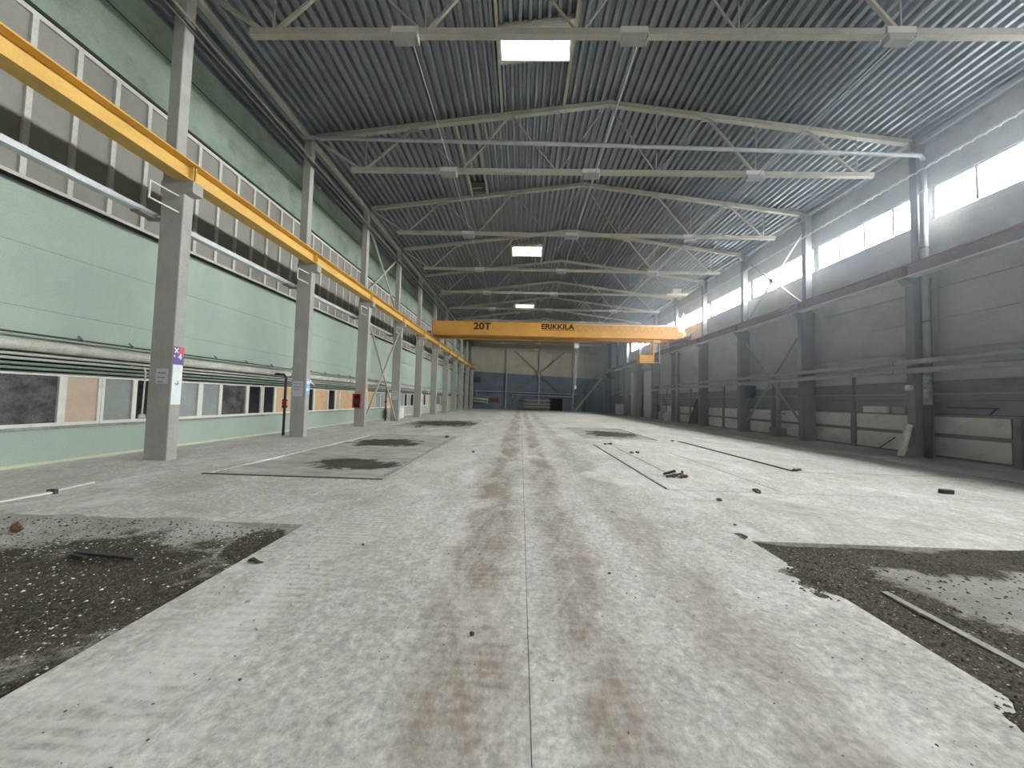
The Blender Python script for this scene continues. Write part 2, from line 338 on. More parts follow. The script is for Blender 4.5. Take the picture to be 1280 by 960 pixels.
# ------------------------------------------------------------------ setting: ground, floor
obj('ground', MB().box(-300, 300, -300, 300, -0.62, -0.6), 'outside', kind='structure', label='grey yard outside the hall', cat='ground')
PITS = {'al': (-9.0, -3.02, 0.6, 5.12), 'ar': (3.2, 9.0, 0.6, 5.12), 'bl': (-7.05, -3.05, 8.0, 17.6), 'cl': (-8.4, -3.2, 22.4, 31.0), 'cr': (3.2, 7.0, 18.6, 26.0)}
SLOTS = [(0.100, 0.105, -2, 30), (3.18, 3.25, 8.0, 16.0), (3.95, 3.99, 9.4, 16.0), (7.85, 7.95, 10.7, 18.5), (5.7, 5.73, 8.05, 14), (3.2, 12.0, 7.95, 7.975), (7.95, 13.5, 10.62, 10.67), (-9.2, -3.05, 20.0, 20.03), (13.2, 13.42, 9.0, 11.6), (13.3, 13.42, 11.6, 13.2)]
holes = list(PITS.values()) + SLOTS
XF = (XWL - 0.3, 13.5); YF = (Y_BACK - 0.2, Y_END + 0.2)
xs = sorted({XF[0], XF[1], *[h[0] for h in holes], *[h[1] for h in holes]}); ys = sorted({YF[0], YF[1], *[h[2] for h in holes], *[h[3] for h in holes]})
xs = [x for x in xs if XF[0] <= x <= XF[1]]; ys = [y for y in ys if YF[0] <= y <= YF[1]]
mb = MB()
def solid(i, j):
    if i < 0 or j < 0 or i >= len(xs) - 1 or j >= len(ys) - 1: return True
    a = (xs[i] + xs[i + 1]) / 2; b_ = (ys[j] + ys[j + 1]) / 2
    return not any(h[0] < a < h[1] and h[2] < b_ < h[3] for h in holes)
D = -0.14
for i in range(len(xs) - 1):
    for j in range(len(ys) - 1):
        a, b_, c, d = xs[i], xs[i + 1], ys[j], ys[j + 1]
        if solid(i, j): mb.add([(a, c, 0), (b_, c, 0), (b_, d, 0), (a, d, 0)], [(0, 1, 2, 3)])
        else:
            mb.add([(a, c, D), (b_, c, D), (b_, d, D), (a, d, D)], [(0, 1, 2, 3)])
            if solid(i - 1, j): mb.add([(a, c, 0), (a, d, 0), (a, d, D), (a, c, D)], [(3, 2, 1, 0)])
            if solid(i + 1, j): mb.add([(b_, c, 0), (b_, d, 0), (b_, d, D), (b_, c, D)], [(0, 1, 2, 3)])
            if solid(i, j - 1): mb.add([(a, c, 0), (b_, c, 0), (b_, c, D), (a, c, D)], [(0, 1, 2, 3)])
            if solid(i, j + 1): mb.add([(a, d, 0), (b_, d, 0), (b_, d, D), (a, d, D)], [(3, 2, 1, 0)])
mb.box(XF[0], XF[1], YF[0], YF[1], -0.4, D - 0.01)
floor = obj('floor', mb, 'floor', kind='structure', label='dusty grey concrete floor of the hall', cat='floor')
obj('lane_slab', MB().box(13.58, XWR + 0.3, YF[0], YF[1], -0.3, -0.05), 'floor_d', floor, label='dark dirty lane along the window wall')
obj('lane_channel', MB().box(13.5, 13.58, YF[0], YF[1], -0.3, -0.2), 'dark', floor)
obj('lane_edge_strip', MB().box(13.36, 13.5, 13.4, 30, 0.0, 0.012), 'stone', floor)
def heightfield(name, x0, x1, y0, y1, step, fn, mat):
    nx = int((x1 - x0) / step) + 1; ny = int((y1 - y0) / step) + 1; vs = []; fs = []
    for j in range(ny):
        for i in range(nx):
            x = x0 + i * step; y = y0 + j * step; vs.append((x, y, fn(x, y)))
    for j in range(ny - 1):
        for i in range(nx - 1): fs.append((j * nx + i, j * nx + i + 1, (j + 1) * nx + i + 1, (j + 1) * nx + i))
    b_ = MB(); b_.add(vs, fs); o = obj(name, b_, mat, floor, smooth=True); return o
def fb(x, y, s=1.0): return mnoise.fractal(Vector((x * s, y * s, 3.7)), 0.9, 2.1, 4)
def h_al(x, y): return -0.055 + 0.022 * fb(x, y, 1.3) + 0.006 * fb(x, y, 9) + (0.062 + 0.03 * fb(x, y + 7, 1.6)) * max(0, 1 - abs(y - 5.1) / 0.5) * max(0, min(1, (-3.6 - x))) 
def h_ar(x, y):
    e = max(0, 1 - abs(x - 3.2) / 0.55)
    return -0.05 + 0.02 * fb(x, y, 1.1) + 0.007 * fb(x, y, 9) + e * (0.068 + 0.05 * fb(x + 5, y, 1.1)) * (1 if y < 4.3 else 0.7) + 0.06 * max(0, 1 - abs(y - 5.1) / 0.35) * max(0, min(1, x - 5.3)) * (0.8 + 0.5 * fb(x, y, 2))
def h_b(x, y): return -0.03 * (y < 8.25) - 0.025 + 0.02 * fb(x, y, 0.8) + 0.004 * fb(x, y, 5)
heightfield('soil_bed', -9.0, -2.7, 0.8, 5.4, 0.05, h_al, dirtmat('dark_soil', [(-4.6, 3.0, 2.3, 1.75), (-8.5, 1.5, 4, 1.2), (-3.3, 4.6, 0.32, 0.6)], 0.85))['label'] = 'dark soil pit bed full of white chips'
heightfield('soil_bed', 2.8, 9.0, 0.8, 5.4, 0.05, h_ar, dirtmat('brown_soil', [(3.6, 3.5, 0.85, 3.0), (5.0, 4.85, 3.0, 0.45), (4.4, 2.4, 1.4, 0.7), (8.5, 4.2, 2.0, 0.5)], 0.72))['label'] = 'brown gravel pit bed with pale dusty patches'
obj('pit_edge_dark_bar', MB().box(-7.1, -3.02, 7.98, 8.06, -0.05, 0.014), 'stone_d', floor)  # added dark bar drawing the dark gap line at the pit's near edge
obj('pit_kerb', MB().box(-3.07, -3.0, 8.0, 17.5, -0.05, 0.012), 'stone', floor)
heightfield('soil_bed', -7.2, -2.9, 8.07, 17.8, 0.12, h_b, dirtmat('dusty_soil', [(-4.6, 9.9, 1.3, 0.9), (-5.4, 14.7, 1.5, 1.3)], 0.95))
heightfield('soil_bed', -8.6, -3.0, 22.2, 31.2, 0.15, h_b, dirtmat('damp_soil', [(-5.6, 27.0, 2.7, 3.4)], 0.9))
heightfield('soil_bed', 3.0, 7.2, 18.4, 26.2, 0.15, h_b, dirtmat('pale_soil', [(5.4, 21.8, 1.6, 2.2)], 0.8))
# loose chips nobody could count
def scatter(n, fn, area, rr, mat, name, dens=None, label=None):
    b_ = MB()
    for _ in range(n):
        x = random.uniform(area[0], area[1]); y = random.uniform(area[2], area[3])
        if dens and random.random() > dens(x, y): continue
        b_.chip((x, y, max(fn(x, y), -0.2)), random.uniform(*rr) * random.choice((0.6, 1, 1, 1.5)))
    return obj(name, b_, mat, kind='stuff', label=label, cat='rubble')
scatter(6500, h_al, (-8.5, -3.06, 1.2, 5.05), (0.006, 0.018), 'chip', 'gravel', None, 'dark gravel covering the soil pit at the left')
scatter(4200, h_al, (-7.5, -3.06, 1.2, 5.0), (0.004, 0.013), 'chip_w', 'plaster_chips', lambda x, y: 0.45 + 0.5 * (fb(x, y, 1.5) > 0.1) , 'white plaster chips strewn over the left soil pit')
def top_r(x, y): return max(h_ar(x, y), 0.0) if x < 3.2 else h_ar(x, y)
scatter(7000, top_r, (2.9, 6.5, 1.2, 5.05), (0.007, 0.02), 'chip', 'gravel', lambda x, y: (1.0 if x < 4.1 else 0.3) * (1 if h_ar(x, y) > -0.005 or x > 3.2 else 0), 'brown gravel covering the soil pit at the right')
scatter(1100, top_r, (2.9, 4.6, 1.2, 5.05), (0.004, 0.010), 'chip_w', 'plaster_chips', None, 'pale chips sprinkled over the right gravel pit')
scatter(1500, lambda x, y: 0.0, (-2.9, 3.1, 1.2, 9.0), (0.003, 0.009), 'stone_d', 'floor_grit', lambda x, y: 0.25 + 0.75 * (fb(x, y, 0.8) > 0.12), 'dark grit sprinkled over the middle of the floor')
scatter(900, lambda x, y: -0.005, (-3.2, -2.9, 7.5, 17.5), (0.01, 0.03), 'stone', 'edge_crumbs', None, 'pale concrete crumbs along the edge of the dusty pit')

# ------------------------------------------------------------------ setting: left wall
wl = obj('wall_left', MB().box(XWL - 0.35, XWL - 0.10, Y_BACK, Y_END, 0, 13.6), 'joint_g', kind='structure', label='long green-painted concrete wall at the left', cat='wall')
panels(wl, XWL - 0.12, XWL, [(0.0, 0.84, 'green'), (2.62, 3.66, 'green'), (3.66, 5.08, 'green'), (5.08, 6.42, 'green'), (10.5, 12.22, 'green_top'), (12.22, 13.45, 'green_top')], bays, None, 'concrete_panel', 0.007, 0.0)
obj('seam_strip', MB().box(XWL - 0.12, XWL + 0.004, Y_BACK, Y_END, 12.20, 12.245), 'joint', wl)
obj('seam_strip', MB().box(XWL - 0.12, XWL + 0.03, Y_BACK, Y_END, 10.48, 10.56), 'lintel', wl)
for (a, b_) in bays: obj('lintel_panel', MB().box(XWL - 0.12, XWL - 0.03, a + 0.01, b_ - 0.01, 2.2, 2.6), 'lintel', wl)
for (a, b_) in bays: obj('window_ledge', MB().box(XWL - 0.12, XWL + 0.06, a + 0.005, b_ - 0.005, 6.42, 6.5), 'dark', wl)
obj('baseboard_left', MB().box(XWL, XWL + 0.012, Y_BACK, Y_END, 0.0, 0.07), plain('pale_yellow_line', (0.55, 0.58, 0.42)), kind='structure', label='pale painted strip at the foot of the green wall', cat='baseboard')
wn = 0
for bi, (a, b_) in enumerate(bays[1:]):                       # tall ribbon of painted-over panes
    wn += 1
    w = empty(f'window_{wn}', (XWL, (a + b_) / 2, 6.5), f'tall painted-over ribbon window, {ORD[bi]} bay of the green wall', 'window', 'painted-over ribbon windows', 'structure')
    n = 7 if b_ - a > 3 else 1; st = (b_ - a) / n
    for zz in (6.5, 10.36):
        obj('frame_rail', MB().box(XWL - 0.12, XWL - 0.02, a, b_, zz, zz + 0.12), 'frame', w)
    for j in range(n + 1):
        y = a + j * st
        if 0 < j < n or j == 0: obj('mullion', MB().box(XWL - 0.12, XWL - 0.01, y - 0.055, y + 0.055, 6.62, 10.36), 'frame', w)
        if j < n: obj('pane', MB().box(XWL - 0.10, XWL - 0.075, y + 0.055, y + st - 0.055, 6.62, 10.36), 'pane_grey', w)
LOW = {-1: [(3.5, 4.3, 'b'), (4.4, 5.6, 'g'), (5.7, 6.5, 'p'), (6.6, 8.63, 's'), (8.74, 9.46, 't')],
       0: [(9.57, 10.32, 'g'), (10.40, 11.2, 'b'), (11.3, 12.47, 'g'), (12.62, 13.36, 'f'), (13.46, 14.70, 's'), (14.82, 15.55, 'b')],
       1: [(15.7, 16.40, 'b'), (16.52, 17.6, 'p'), (17.7, 18.4, 'g'), (18.5, 19.55, 'b'), (19.66, 21.0, 'p')],
       2: [(21.1, 21.85, 'b'), (21.95, 22.38, 'p'), (22.45, 24.2, 'p'), (24.3, 25.4, 'g'), (25.5, 26.4, 'p'), (26.5, 27.85, 'p')],
       3: [(28.0, 28.95, 'f'), (29.05, 30.2, 'f'), (30.3, 31.2, 'p'), (31.3, 32.6, 'b'), (32.7, 33.4, 'p')]}
rnd = random.Random(3)
for i in range(4, 10):
    y = ycol(i) - 0.4; L = []
    while y < ycol(i + 1) - 0.9:
        wdt = rnd.choice((0.75, 0.95, 1.15)); L.append((y + 0.05, min(y + wdt, ycol(i + 1) - 0.45), rnd.choice('bfgpbf'))); y += wdt + 0.05
    LOW[i] = L
PM = {'b': 'pane_black', 'g': 'pane_fog', 'f': 'pane_fog', 's': 'pane_smoke', 'p': 'ply', 't': 'ply_pale'}
for i in sorted(LOW):
    L = LOW[i]; wn += 1; a = L[0][0] - 0.05; b_ = L[-1][1] + 0.05
    w = empty(f'window_{wn}', (XWL, (a + b_) / 2, 0.84), f'low white-framed window row, {ORD[i + 1]} bay of the green wall', 'window', 'low windows of the green wall', 'structure')
    obj('sill', MB().box(XWL - 0.12, XWL + 0.05, a, b_, 0.84, 0.90), 'sill', w)
    for zz in (0.90, 2.12): obj('frame_rail', MB().box(XWL - 0.12, XWL - 0.01, a, b_, zz, zz + 0.08), 'frame_w', w)
    pe = a
    for (p, q, t) in L:
        obj('mullion', MB().box(XWL - 0.12, XWL - 0.01, pe, p + 0.02, 0.98, 2.12), 'frame_w', w); pe = q - 0.02
        obj('board' if t in 'pt' else 'pane', MB().box(XWL - 0.10, XWL - (0.045 if t in 'pt' else 0.07), p + 0.02, q - 0.02, 0.98, 2.12), PM[t], w)
    obj('mullion', MB().box(XWL - 0.12, XWL - 0.01, pe, b_, 0.98, 2.12), 'frame_w', w)

# ------------------------------------------------------------------ setting: right wall
wr = empty('wall_right', (XWR, 20, 0), 'grey concrete panel wall under the strip windows', 'wall', None, 'structure')
obj('wall_core', MB().box(XWR + 0.2, XWR + 0.32, Y_BACK, Y_END, 0, WZ0 - 0.01), 'joint', wr)
obj('wall_core', MB().box(XWR + 0.2, XWR + 0.32, Y_BACK, Y_END, WZ1 + 0.01, 13.75), 'joint', wr)
panels(wr, XWR, XWR + 0.22, [(-0.05, 1.75, 'wall_d'), (1.75, 3.1, 'wall_d'), (3.1, 4.42, 'wall_r'), (4.42, 5.7, 'wall_r'), (5.7, 7.0, 'wall_r'), (7.0, 8.5, 'wall_r'), (8.5, WZ0, 'wall_r'), (WZ1, 12.5, 'wall_r'), (12.5, 13.6, 'wall_r')], bays, None, 'concrete_panel', 0.02)
for (a, b_) in bays: obj('panel_ledge', MB().box(XWR - 0.05, XWR + 0.02, a + 0.7, b_ - 0.1, 4.36, 4.46), 'wall_r', wr)
WIN_END = ycol(8)
obj('window_pier', MB().box(XWR, XWR + 0.32, WIN_END, Y_END, WZ0, WZ1), 'wall_r', wr)
for i in range(-3, 8):
    a = ycol(i) + 0.30; b_ = ycol(i + 1) + 0.04; wn += 1
    obj('window_pier', MB().box(XWR, XWR + 0.3, ycol(i) + 0.04, a, WZ0, WZ1), 'wall_r', wr)
    w = empty(f'window_{wn}', (XWR, (a + b_) / 2, WZ0), f'bright strip window, {ORD[i + 3]} bay of the right wall', 'window', 'strip windows of the right wall', 'structure')
    obj('frame_rail', MB().box(XWR + 0.10, XWR + 0.20, a, b_, WZ0, WZ0 + 0.05), 'frame', w)
    obj('frame_rail', MB().box(XWR + 0.02, XWR + 0.20, a, b_, WZ1 - 0.08, WZ1), 'frame', w)
    st = (b_ - a) / 4
    for j in range(5):
        y = a + j * st
        if j: obj('pane', MB().box(XWR + 0.14, XWR + 0.15, y - st + 0.045, y - 0.045, WZ0 + 0.05, WZ1 - 0.08), 'glass', w)
        obj('mullion', MB().box(XWR + 0.0, XWR + 0.20, y - 0.05, y + 0.05, WZ0 + 0.05, WZ1 - 0.08), 'frame', w)
# ------------------------------------------------------------------ setting: end walls
wb = obj('wall_back', MB().box(XWL - 0.3, XWR + 0.3, Y_END + 0.15, Y_END + 0.35, -0.4, 15.6), 'joint', kind='structure', label='far end wall, blue below and beige above', cat='wall')
for zz in [1.4 * j for j in range(11)]:
    for j in range(5):
        xa = XWL + j * 5.75
        obj('concrete_panel', MB().box(xa, xa + 5.735, Y_END, Y_END + 0.17, zz, zz + 1.388), 'endwall', wb)
obj('baseboard_back', MB().box(13.4, XWR + 0.1, Y_END - 0.03, Y_END + 0.16, -0.1, 0.12), 'grey_steel', kind='structure', label='dark kerb at the foot of the far end wall by the stair', cat='baseboard')
obj('wall_front', MB().box(XWL - 0.3, XWR + 0.3, Y_BACK - 0.3, Y_BACK, -0.3, 15.6), 'wall_r', kind='structure', label='plain end wall behind the viewer', cat='wall')

# ------------------------------------------------------------------ setting: corrugated roof deck
ceil = empty('ceiling', (XA, 20, 15), 'corrugated galvanised steel roof deck', 'ceiling', None, 'structure')
PIT = 0.325
def deck_sheet(x0, x1, y0, y1):
    prof = []
    k0 = math.floor((x0 - XA) / PIT) - 1; k1 = math.ceil((x1 - XA) / PIT) + 1
    for k_ in range(k0, k1):
        u = XA + k_ * PIT
        for du, dz in ((0.0, 0.0), (0.10, 0.0), (0.15, 0.17), (0.275, 0.17)): prof.append((u + du, dz))
    def at(x):
        for (a, za), (b_, zb) in zip(prof, prof[1:]):
            if a <= x <= b_: return za + (zb - za) * (x - a) / max(1e-9, b_ - a)
    pts = [(x0, at(x0))] + [(a, z) for a, z in prof if x0 < a < x1] + [(x1, at(x1))]
    vs = []; fs = []
    for (x, dz) in pts:
        z = zroof(x) + dz; vs += [(x, y0, z), (x, y1, z)]
    n = len(pts)
    for i in range(n - 1): fs.append((2 * i, 2 * i + 1, 2 * i + 3, 2 * i + 2))
    b_ = MB(); b_.add(vs, fs); obj('roof_sheet', b_, 'deck', ceil)
SX0, SX1 = -1.05, 1.45
XL_, XR_ = XWL - 0.2, XWR + 0.25
for (a, b_) in bays:
    a -= 0.0; sk = [s_ for s_ in SKY if a < s_ < b_]
    a2 = a + 0.15; b2 = b_ + 0.15
    deck_sheet(XA, XR_, a2, b2)
    if sk:
        y0_, y1_ = sk[0] - (0.55 if sk[0] == 12.36 else 0.95), sk[0] + (0.60 if sk[0] == 12.36 else 0.95)
        deck_sheet(XL_, SX0, a2, b2); deck_sheet(SX1, XA, a2, b2); deck_sheet(SX0, SX1, a2, y0_); deck_sheet(SX0, SX1, y1_, b2)
    else: deck_sheet(XL_, XA, a2, b2)
obj('ridge_cap', MB().box(XA - 0.3, XA + 0.3, Y_BACK, Y_END, zroof(XA) + 0.16, zroof(XA) + 0.2), 'galv', ceil)
for n_, ys_ in enumerate(SKY):
    wn += 1
    w = empty(f'window_{wn}', (0.2, ys_, 14.6), ['skylight above and behind the viewer', 'large bright roof skylight nearest the viewer', 'middle roof skylight with a grid of panes', 'small far roof skylight above the crane'][n_], 'skylight', 'roof skylights', 'structure')
    y0_, y1_ = ys_ - (0.55 if ys_ == 12.36 else 0.95), ys_ + (0.60 if ys_ == 12.36 else 0.95)
    for (q0, q1, p0, p1) in ((SX0 - 0.04, SX0, y0_, y1_), (SX1, SX1 + 0.04, y0_, y1_), (SX0 - 0.04, SX1 + 0.04, y0_ - 0.04, y0_), (SX0 - 0.04, SX1 + 0.04, y1_, y1_ + 0.04)):
        za = min(zroof(q0), zroof(q1)) - 0.02
        obj('curb', MB().box(q0, q1, p0, p1, za, 15.2), 'frame_w', w)
    for k_ in range(4):
        xa = SX0 + k_ * (SX1 - SX0) / 4; xb = SX0 + (k_ + 1) * (SX1 - SX0) / 4
        obj('pane', MB().box(xa + 0.015, xb - 0.015, y0_, y1_, 15.17, 15.18), 'glass_d', w)
        if k_: obj('glazing_bar', MB().box(xa - 0.015, xa + 0.015, y0_, y1_, 15.14, 15.2), 'frame_w', w)
    t = bays[[i for i, q in enumerate(bays) if q[0] < ys_ < q[1]][0]]
    for x in (SX0 - 0.1, SX1 + 0.1): obj('trimmer', MB().bar((x, t[0] + 0.2, zroof(x) - 0.06), (x, t[1] + 0.1, zroof(x) - 0.06), 0.10, 0.12), 'steel_w', w)
    for y in (y0_ - 0.09, y1_ + 0.09): obj('trimmer', MB().bar((SX0 - 0.1, y, zroof(SX0) - 0.05), (SX1 + 0.1, y, zroof(SX1) - 0.05), 0.08, 0.1), 'steel_w', w)
def hatch(x0, x1, ya, yb, yh, label):
    w = empty('roof_hatch', ((x0 + x1) / 2, yh, zroof(x0) - 0.3), label, 'roof hatch')
    for x in (x0, x1): obj('trimmer', MB().bar((x, ya, zroof(x) - 0.06), (x, yb, zroof(x) - 0.06), 0.10, 0.12), 'steel_w', w)
    obj('hatch_cover', MB().box(x0 + 0.06, x1 - 0.06, yh - 0.5, yh + 0.4, zroof((x0 + x1) / 2) - 0.10, zroof((x0 + x1) / 2) - 0.03), 'dark', w)
    obj('crossbar', MB().bar((x0, yh, zroof(x0) - 0.1), (x1, yh, zroof(x1) - 0.1), 0.06, 0.06), 'steel_w', w)
hatch(-3.25, -2.35, 15.6, 21.4, 20.6, 'small dark roof hatch between two trimmers left of the ridge')
hatch(10.4, 11.3, 27.6, 33.4, 32.6, 'small dark roof hatch between two trimmers right of the ridge')

# ------------------------------------------------------------------ roof trusses
def make_truss(yc, label):
    r = empty('roof_truss', (XA, yc, 11.8), label, 'roof truss', 'roof trusses')
    def ct(x): return ZA - SL * abs(x - XA)
    for s_ in (-1, 1):
        obj('top_chord', MB().bar((XA, yc, ZA), (XA + s_ * 12.95, yc, ct(XA + 12.95)), 0.20, 0.20, (0, 1, 0)), 'steel_w', r)
    obj('bottom_chord', MB().bar((-7.82, yc, 11.9), (14.86, yc, 11.9), 0.18, 0.18, (0, 1, 0)), 'steel_w', r)
    bn = [XA + d for d in (-10.7, -6.42, -2.14, 2.14, 6.42, 10.7)]; tn = [XA + d for d in (-8.56, -4.28, 0, 4.28, 8.56)]
    for k_, x in enumerate(tn):
        for xb in (bn[k_], bn[k_ + 1]):
            dx = 0.08 if xb > x else -0.08
            th = 0.085 if (xb - x) * (x - XA) > 0 else 0.048
            obj('diagonal', MB().bar((x + dx, yc, ct(x) - 0.08), (xb - dx, yc, 11.98), th, th, (0, 1, 0)), 'steel_w', r)
    for x in bn: obj('vertical', MB().bar((x, yc, 11.97), (x, yc, ct(x) - 0.08), 0.035, 0.035, (0, 1, 0)), 'steel_w', r)
    for s_ in (-1, 1): obj('end_diagonal', MB().bar((XA + s_ * 10.95, yc, 11.96), (XA + s_ * 12.9, yc, ct(XA + 12.9) - 0.12), 0.09, 0.10, (0, 1, 0)), 'steel_w', r)
    for x in tn[:2] + tn[3:]: obj('gusset', MB().box(x - 0.2, x + 0.2, yc - 0.012, yc + 0.012, ct(x) - 0.24, ct(x) - 0.06), 'steel_w', r)
    return r
TY = 9.50
T0 = make_truss(TY, 'nearest cream steel roof truss, its bottom chord crossing the top of the picture')
for i in range(1, 10): copy_tree(T0, (0, S * i, 0), f'{ORD[i]} cream steel roof truss counted from the viewer')
copy_tree(T0, (0, -S, 0), 'cream steel roof truss overhead, outside the picture')
# floodlight boxes hung on the bottom chords
def make_lamp(x, yc):
    r = empty('ceiling_lamp', (x, yc, 11.5), 'lamp', 'lamp', 'box lamps under the roof trusses')
    obj('housing', MB().box(x - 0.37, x + 0.37, yc - 0.13, yc + 0.10, 11.80, 12.0), 'lamp', r)
    b_ = MB(); b_.prism([(x - 0.35, yc - 0.15, 11.80), (x + 0.35, yc - 0.15, 11.80), (x + 0.31, yc - 0.12, 11.64), (x - 0.31, yc - 0.12, 11.64)], (0, 0.22, 0)); obj('reflector', b_, 'lens', r)
    obj('end_bracket', MB().box(x + 0.35, x + 0.38, yc - 0.16, yc + 0.10, 11.66, 11.82), 'lamp', r)
    return r
L0 = make_lamp(-3.46, TY); L0['label'] = 'left box lamp under the nearest roof truss'
for i in range(10):
    for k_, (x, nm) in enumerate(((-3.46, 'left'), (2.8, 'middle'), (9.82, 'right'))):
        if i == 0 and k_ == 0: continue
        if i == 4 and k_ == 2: continue
        copy_tree(L0, (x + 3.46, S * i, 0), f'{nm} box lamp under the {ORD[i]} roof truss')
for x, nm in ((-3.3, 'left'), (2.98, 'middle'), (9.95, 'right')):
    b_ = MB().tube([(x, TY - 0.1, 11.80), (x, TY + 54, 11.80)], 0.016, 6)
    obj('lamp_conduit', b_, 'galv', label=f'thin straight conduit linking the {nm} row of roof lamps', cat='conduit', group='conduits along the lamp rows')
# bigger lit-edge fixture beside the right wall, far truss
r = empty('ceiling_lamp', (14.3, ycol(4), 11.9), 'large pale box lamp near the right end of the fifth truss', 'lamp')
obj('housing', MB().box(13.6, 14.4, ycol(4) - 0.4, ycol(4) + 0.1, 11.95, 12.4), 'lamp', r); obj('reflector', MB().box(13.2, 15.0, ycol(4) - 0.5, ycol(4) + 0.2, 11.9, 11.95), 'lamp', r)

# ------------------------------------------------------------------ columns
def make_left_column(i):
    y = ycol(i)
    r = empty('concrete_column', (-9.6, y, 0), 'c', 'column', 'concrete columns along the green wall')
    obj('lower_shaft', MB().cbox(-9.93, -9.30, y, y + 0.30, 0, 7.2), 'column', r)
    b_ = MB(); b_.prism([(-9.95, y - 0.01, 7.56), (-9.06, y - 0.01, 7.56), (-9.06, y - 0.01, 7.24), (-9.30, y - 0.01, 7.20), (-9.95, y - 0.01, 7.20)], (0, 0.32, 0)); obj('bracket', b_, 'column', r)
    obj('upper_shaft', MB().cbox(-9.93, -9.60, y, y + 0.30, 7.56, 13.30), 'column', r)
    f = obj('tray_hanger', MB().bar((-9.42, y, 7.12), (-9.42, y - 0.78, 7.09), 0.03, 0.03).bar((-9.42, y, 6.68), (-9.42, y - 0.78, 6.66), 0.03, 0.03).bar((-9.42, y - 0.78, 6.645), (-9.42, y - 0.78, 7.105), 0.035, 0.03), 'frame_w', r)
    obj('tray_bracket', MB().box(-10.32, -9.90, y + 0.02, y + 0.1, 6.46, 6.54), 'grey_steel', r)
    return r
C0 = make_left_column(0)
LC = {0: 'nearest concrete column by the green wall, carrying a violet sign and white poster', 1: 'second concrete column by the green wall, with a blue poster and pasted paper',
      2: 'third concrete column by the green wall, with a red hydrant box', 3: 'fourth concrete column by the green wall, at the far end of crossed braces'}
C0['label'] = LC[0]
for i in list(range(1, NF)) + [-1]:
    copy_tree(C0, (0, S * i, 0), LC.get(i) or (f'{ORD[i]} concrete column from the viewer along the green wall' if i > 0 else 'concrete column by the green wall outside the picture at left'))
def make_right_column(i):
    y = ycol(i)
    r = empty('concrete_column', (16.7, y, 0), 'c', 'column', 'grey columns along the window wall')
    obj('lower_shaft', MB().cbox(16.30, 17.05, y, y + 0.34, -0.05, 7.25), 'column_r', r)
    b_ = MB(); b_.prism([(15.98, y - 0.01, 7.42), (17.06, y - 0.01, 7.42), (17.06, y - 0.01, 7.15), (16.30, y - 0.01, 7.1)], (0, 0.36, 0)); obj('bracket', b_, 'column_r', r)
    obj('upper_shaft', MB().cbox(16.55, 16.92, y, y + 0.30, 7.42, 13.35), 'column_r', r)
    obj('cap_plate', MB().box(16.3, 16.95, y + 0.02, y + 0.28, 12.9, 13.33), 'column_r', r)
    return r
R1 = make_right_column(1)
RC = {1: 'large grey column at right with a drain pipe down its front', 2: 'grey column before the crossed braces of the window wall', 3: 'grey column behind the crossed braces with a dark box on it',
      4: 'fourth grey column of the window wall, beside a dark leaning frame', 5: 'fifth grey column of the window wall, with a thin white pipe', 6: 'sixth grey column of the window wall, just before the white gate',
      7: 'seventh grey column of the window wall, in the middle of the white gate'}
R1['label'] = RC[1]
for i in [0, -1] + list(range(2, 11)):
    copy_tree(R1, (0, S * (i - 1), 0), RC.get(i) or (f'{ORD[i - 1]} grey column of the window wall' if i > 1 else ['grey column of the window wall just outside the picture', '', 'grey column of the window wall behind the viewer'][i * -2 if i else 0]))

# ------------------------------------------------------------------ crane runway beams
def runway(name, xc, z0, z1, mw, mt, mbm, label, y_end, hw_t=0.22, hw_b=0.19):
    r = empty(name, (xc, 0, z0), label, 'crane rail')
    for i in range(-3, 10):
        a = ycol(i) + 0.15; b_ = min(ycol(i + 1) + 0.15, y_end)
        if a >= y_end: break
        w = obj('beam_web', MB().box(xc - 0.02, xc + 0.02, a, b_ - 0.02, z0 + 0.02, z1 - 0.04), mw, r)
        obj('bottom_flange', MB().box(xc - hw_b, xc + hw_b, a, b_ - 0.02, z0, z0 + (0.025 if xc < 0 else 0.07)), mbm, r)
        obj('top_flange', MB().box(xc - hw_t, xc + hw_t, a, b_ - 0.02, z1 - 0.05, z1 - 0.015), mt, r)
        for y in (a + 0.03, b_ - 0.05): obj('stiffener', MB().box(xc - 0.15, xc + 0.15, y - 0.012, y + 0.012, z0 + 0.025, z1 - 0.05), mw, r)
    obj('rail', MB().box(xc - 0.04, xc + 0.04, ycol(-3), y_end, z1 - 0.015, z1 + 0.06), mt, r)
    return r
runway('crane_runway_beam', -9.32, 7.56, 8.07, 'yellow', 'yellow', 'yellow', 'yellow crane runway beam on the columns by the green wall', 69.4, 0.27, 0.22)
runway('crane_runway_beam', 16.2, 7.42, 7.98, 'redbrown', 'redbrown', 'flange_grey', 'red-brown crane runway beam along the window wall', 69.4, 0.16, 0.2)

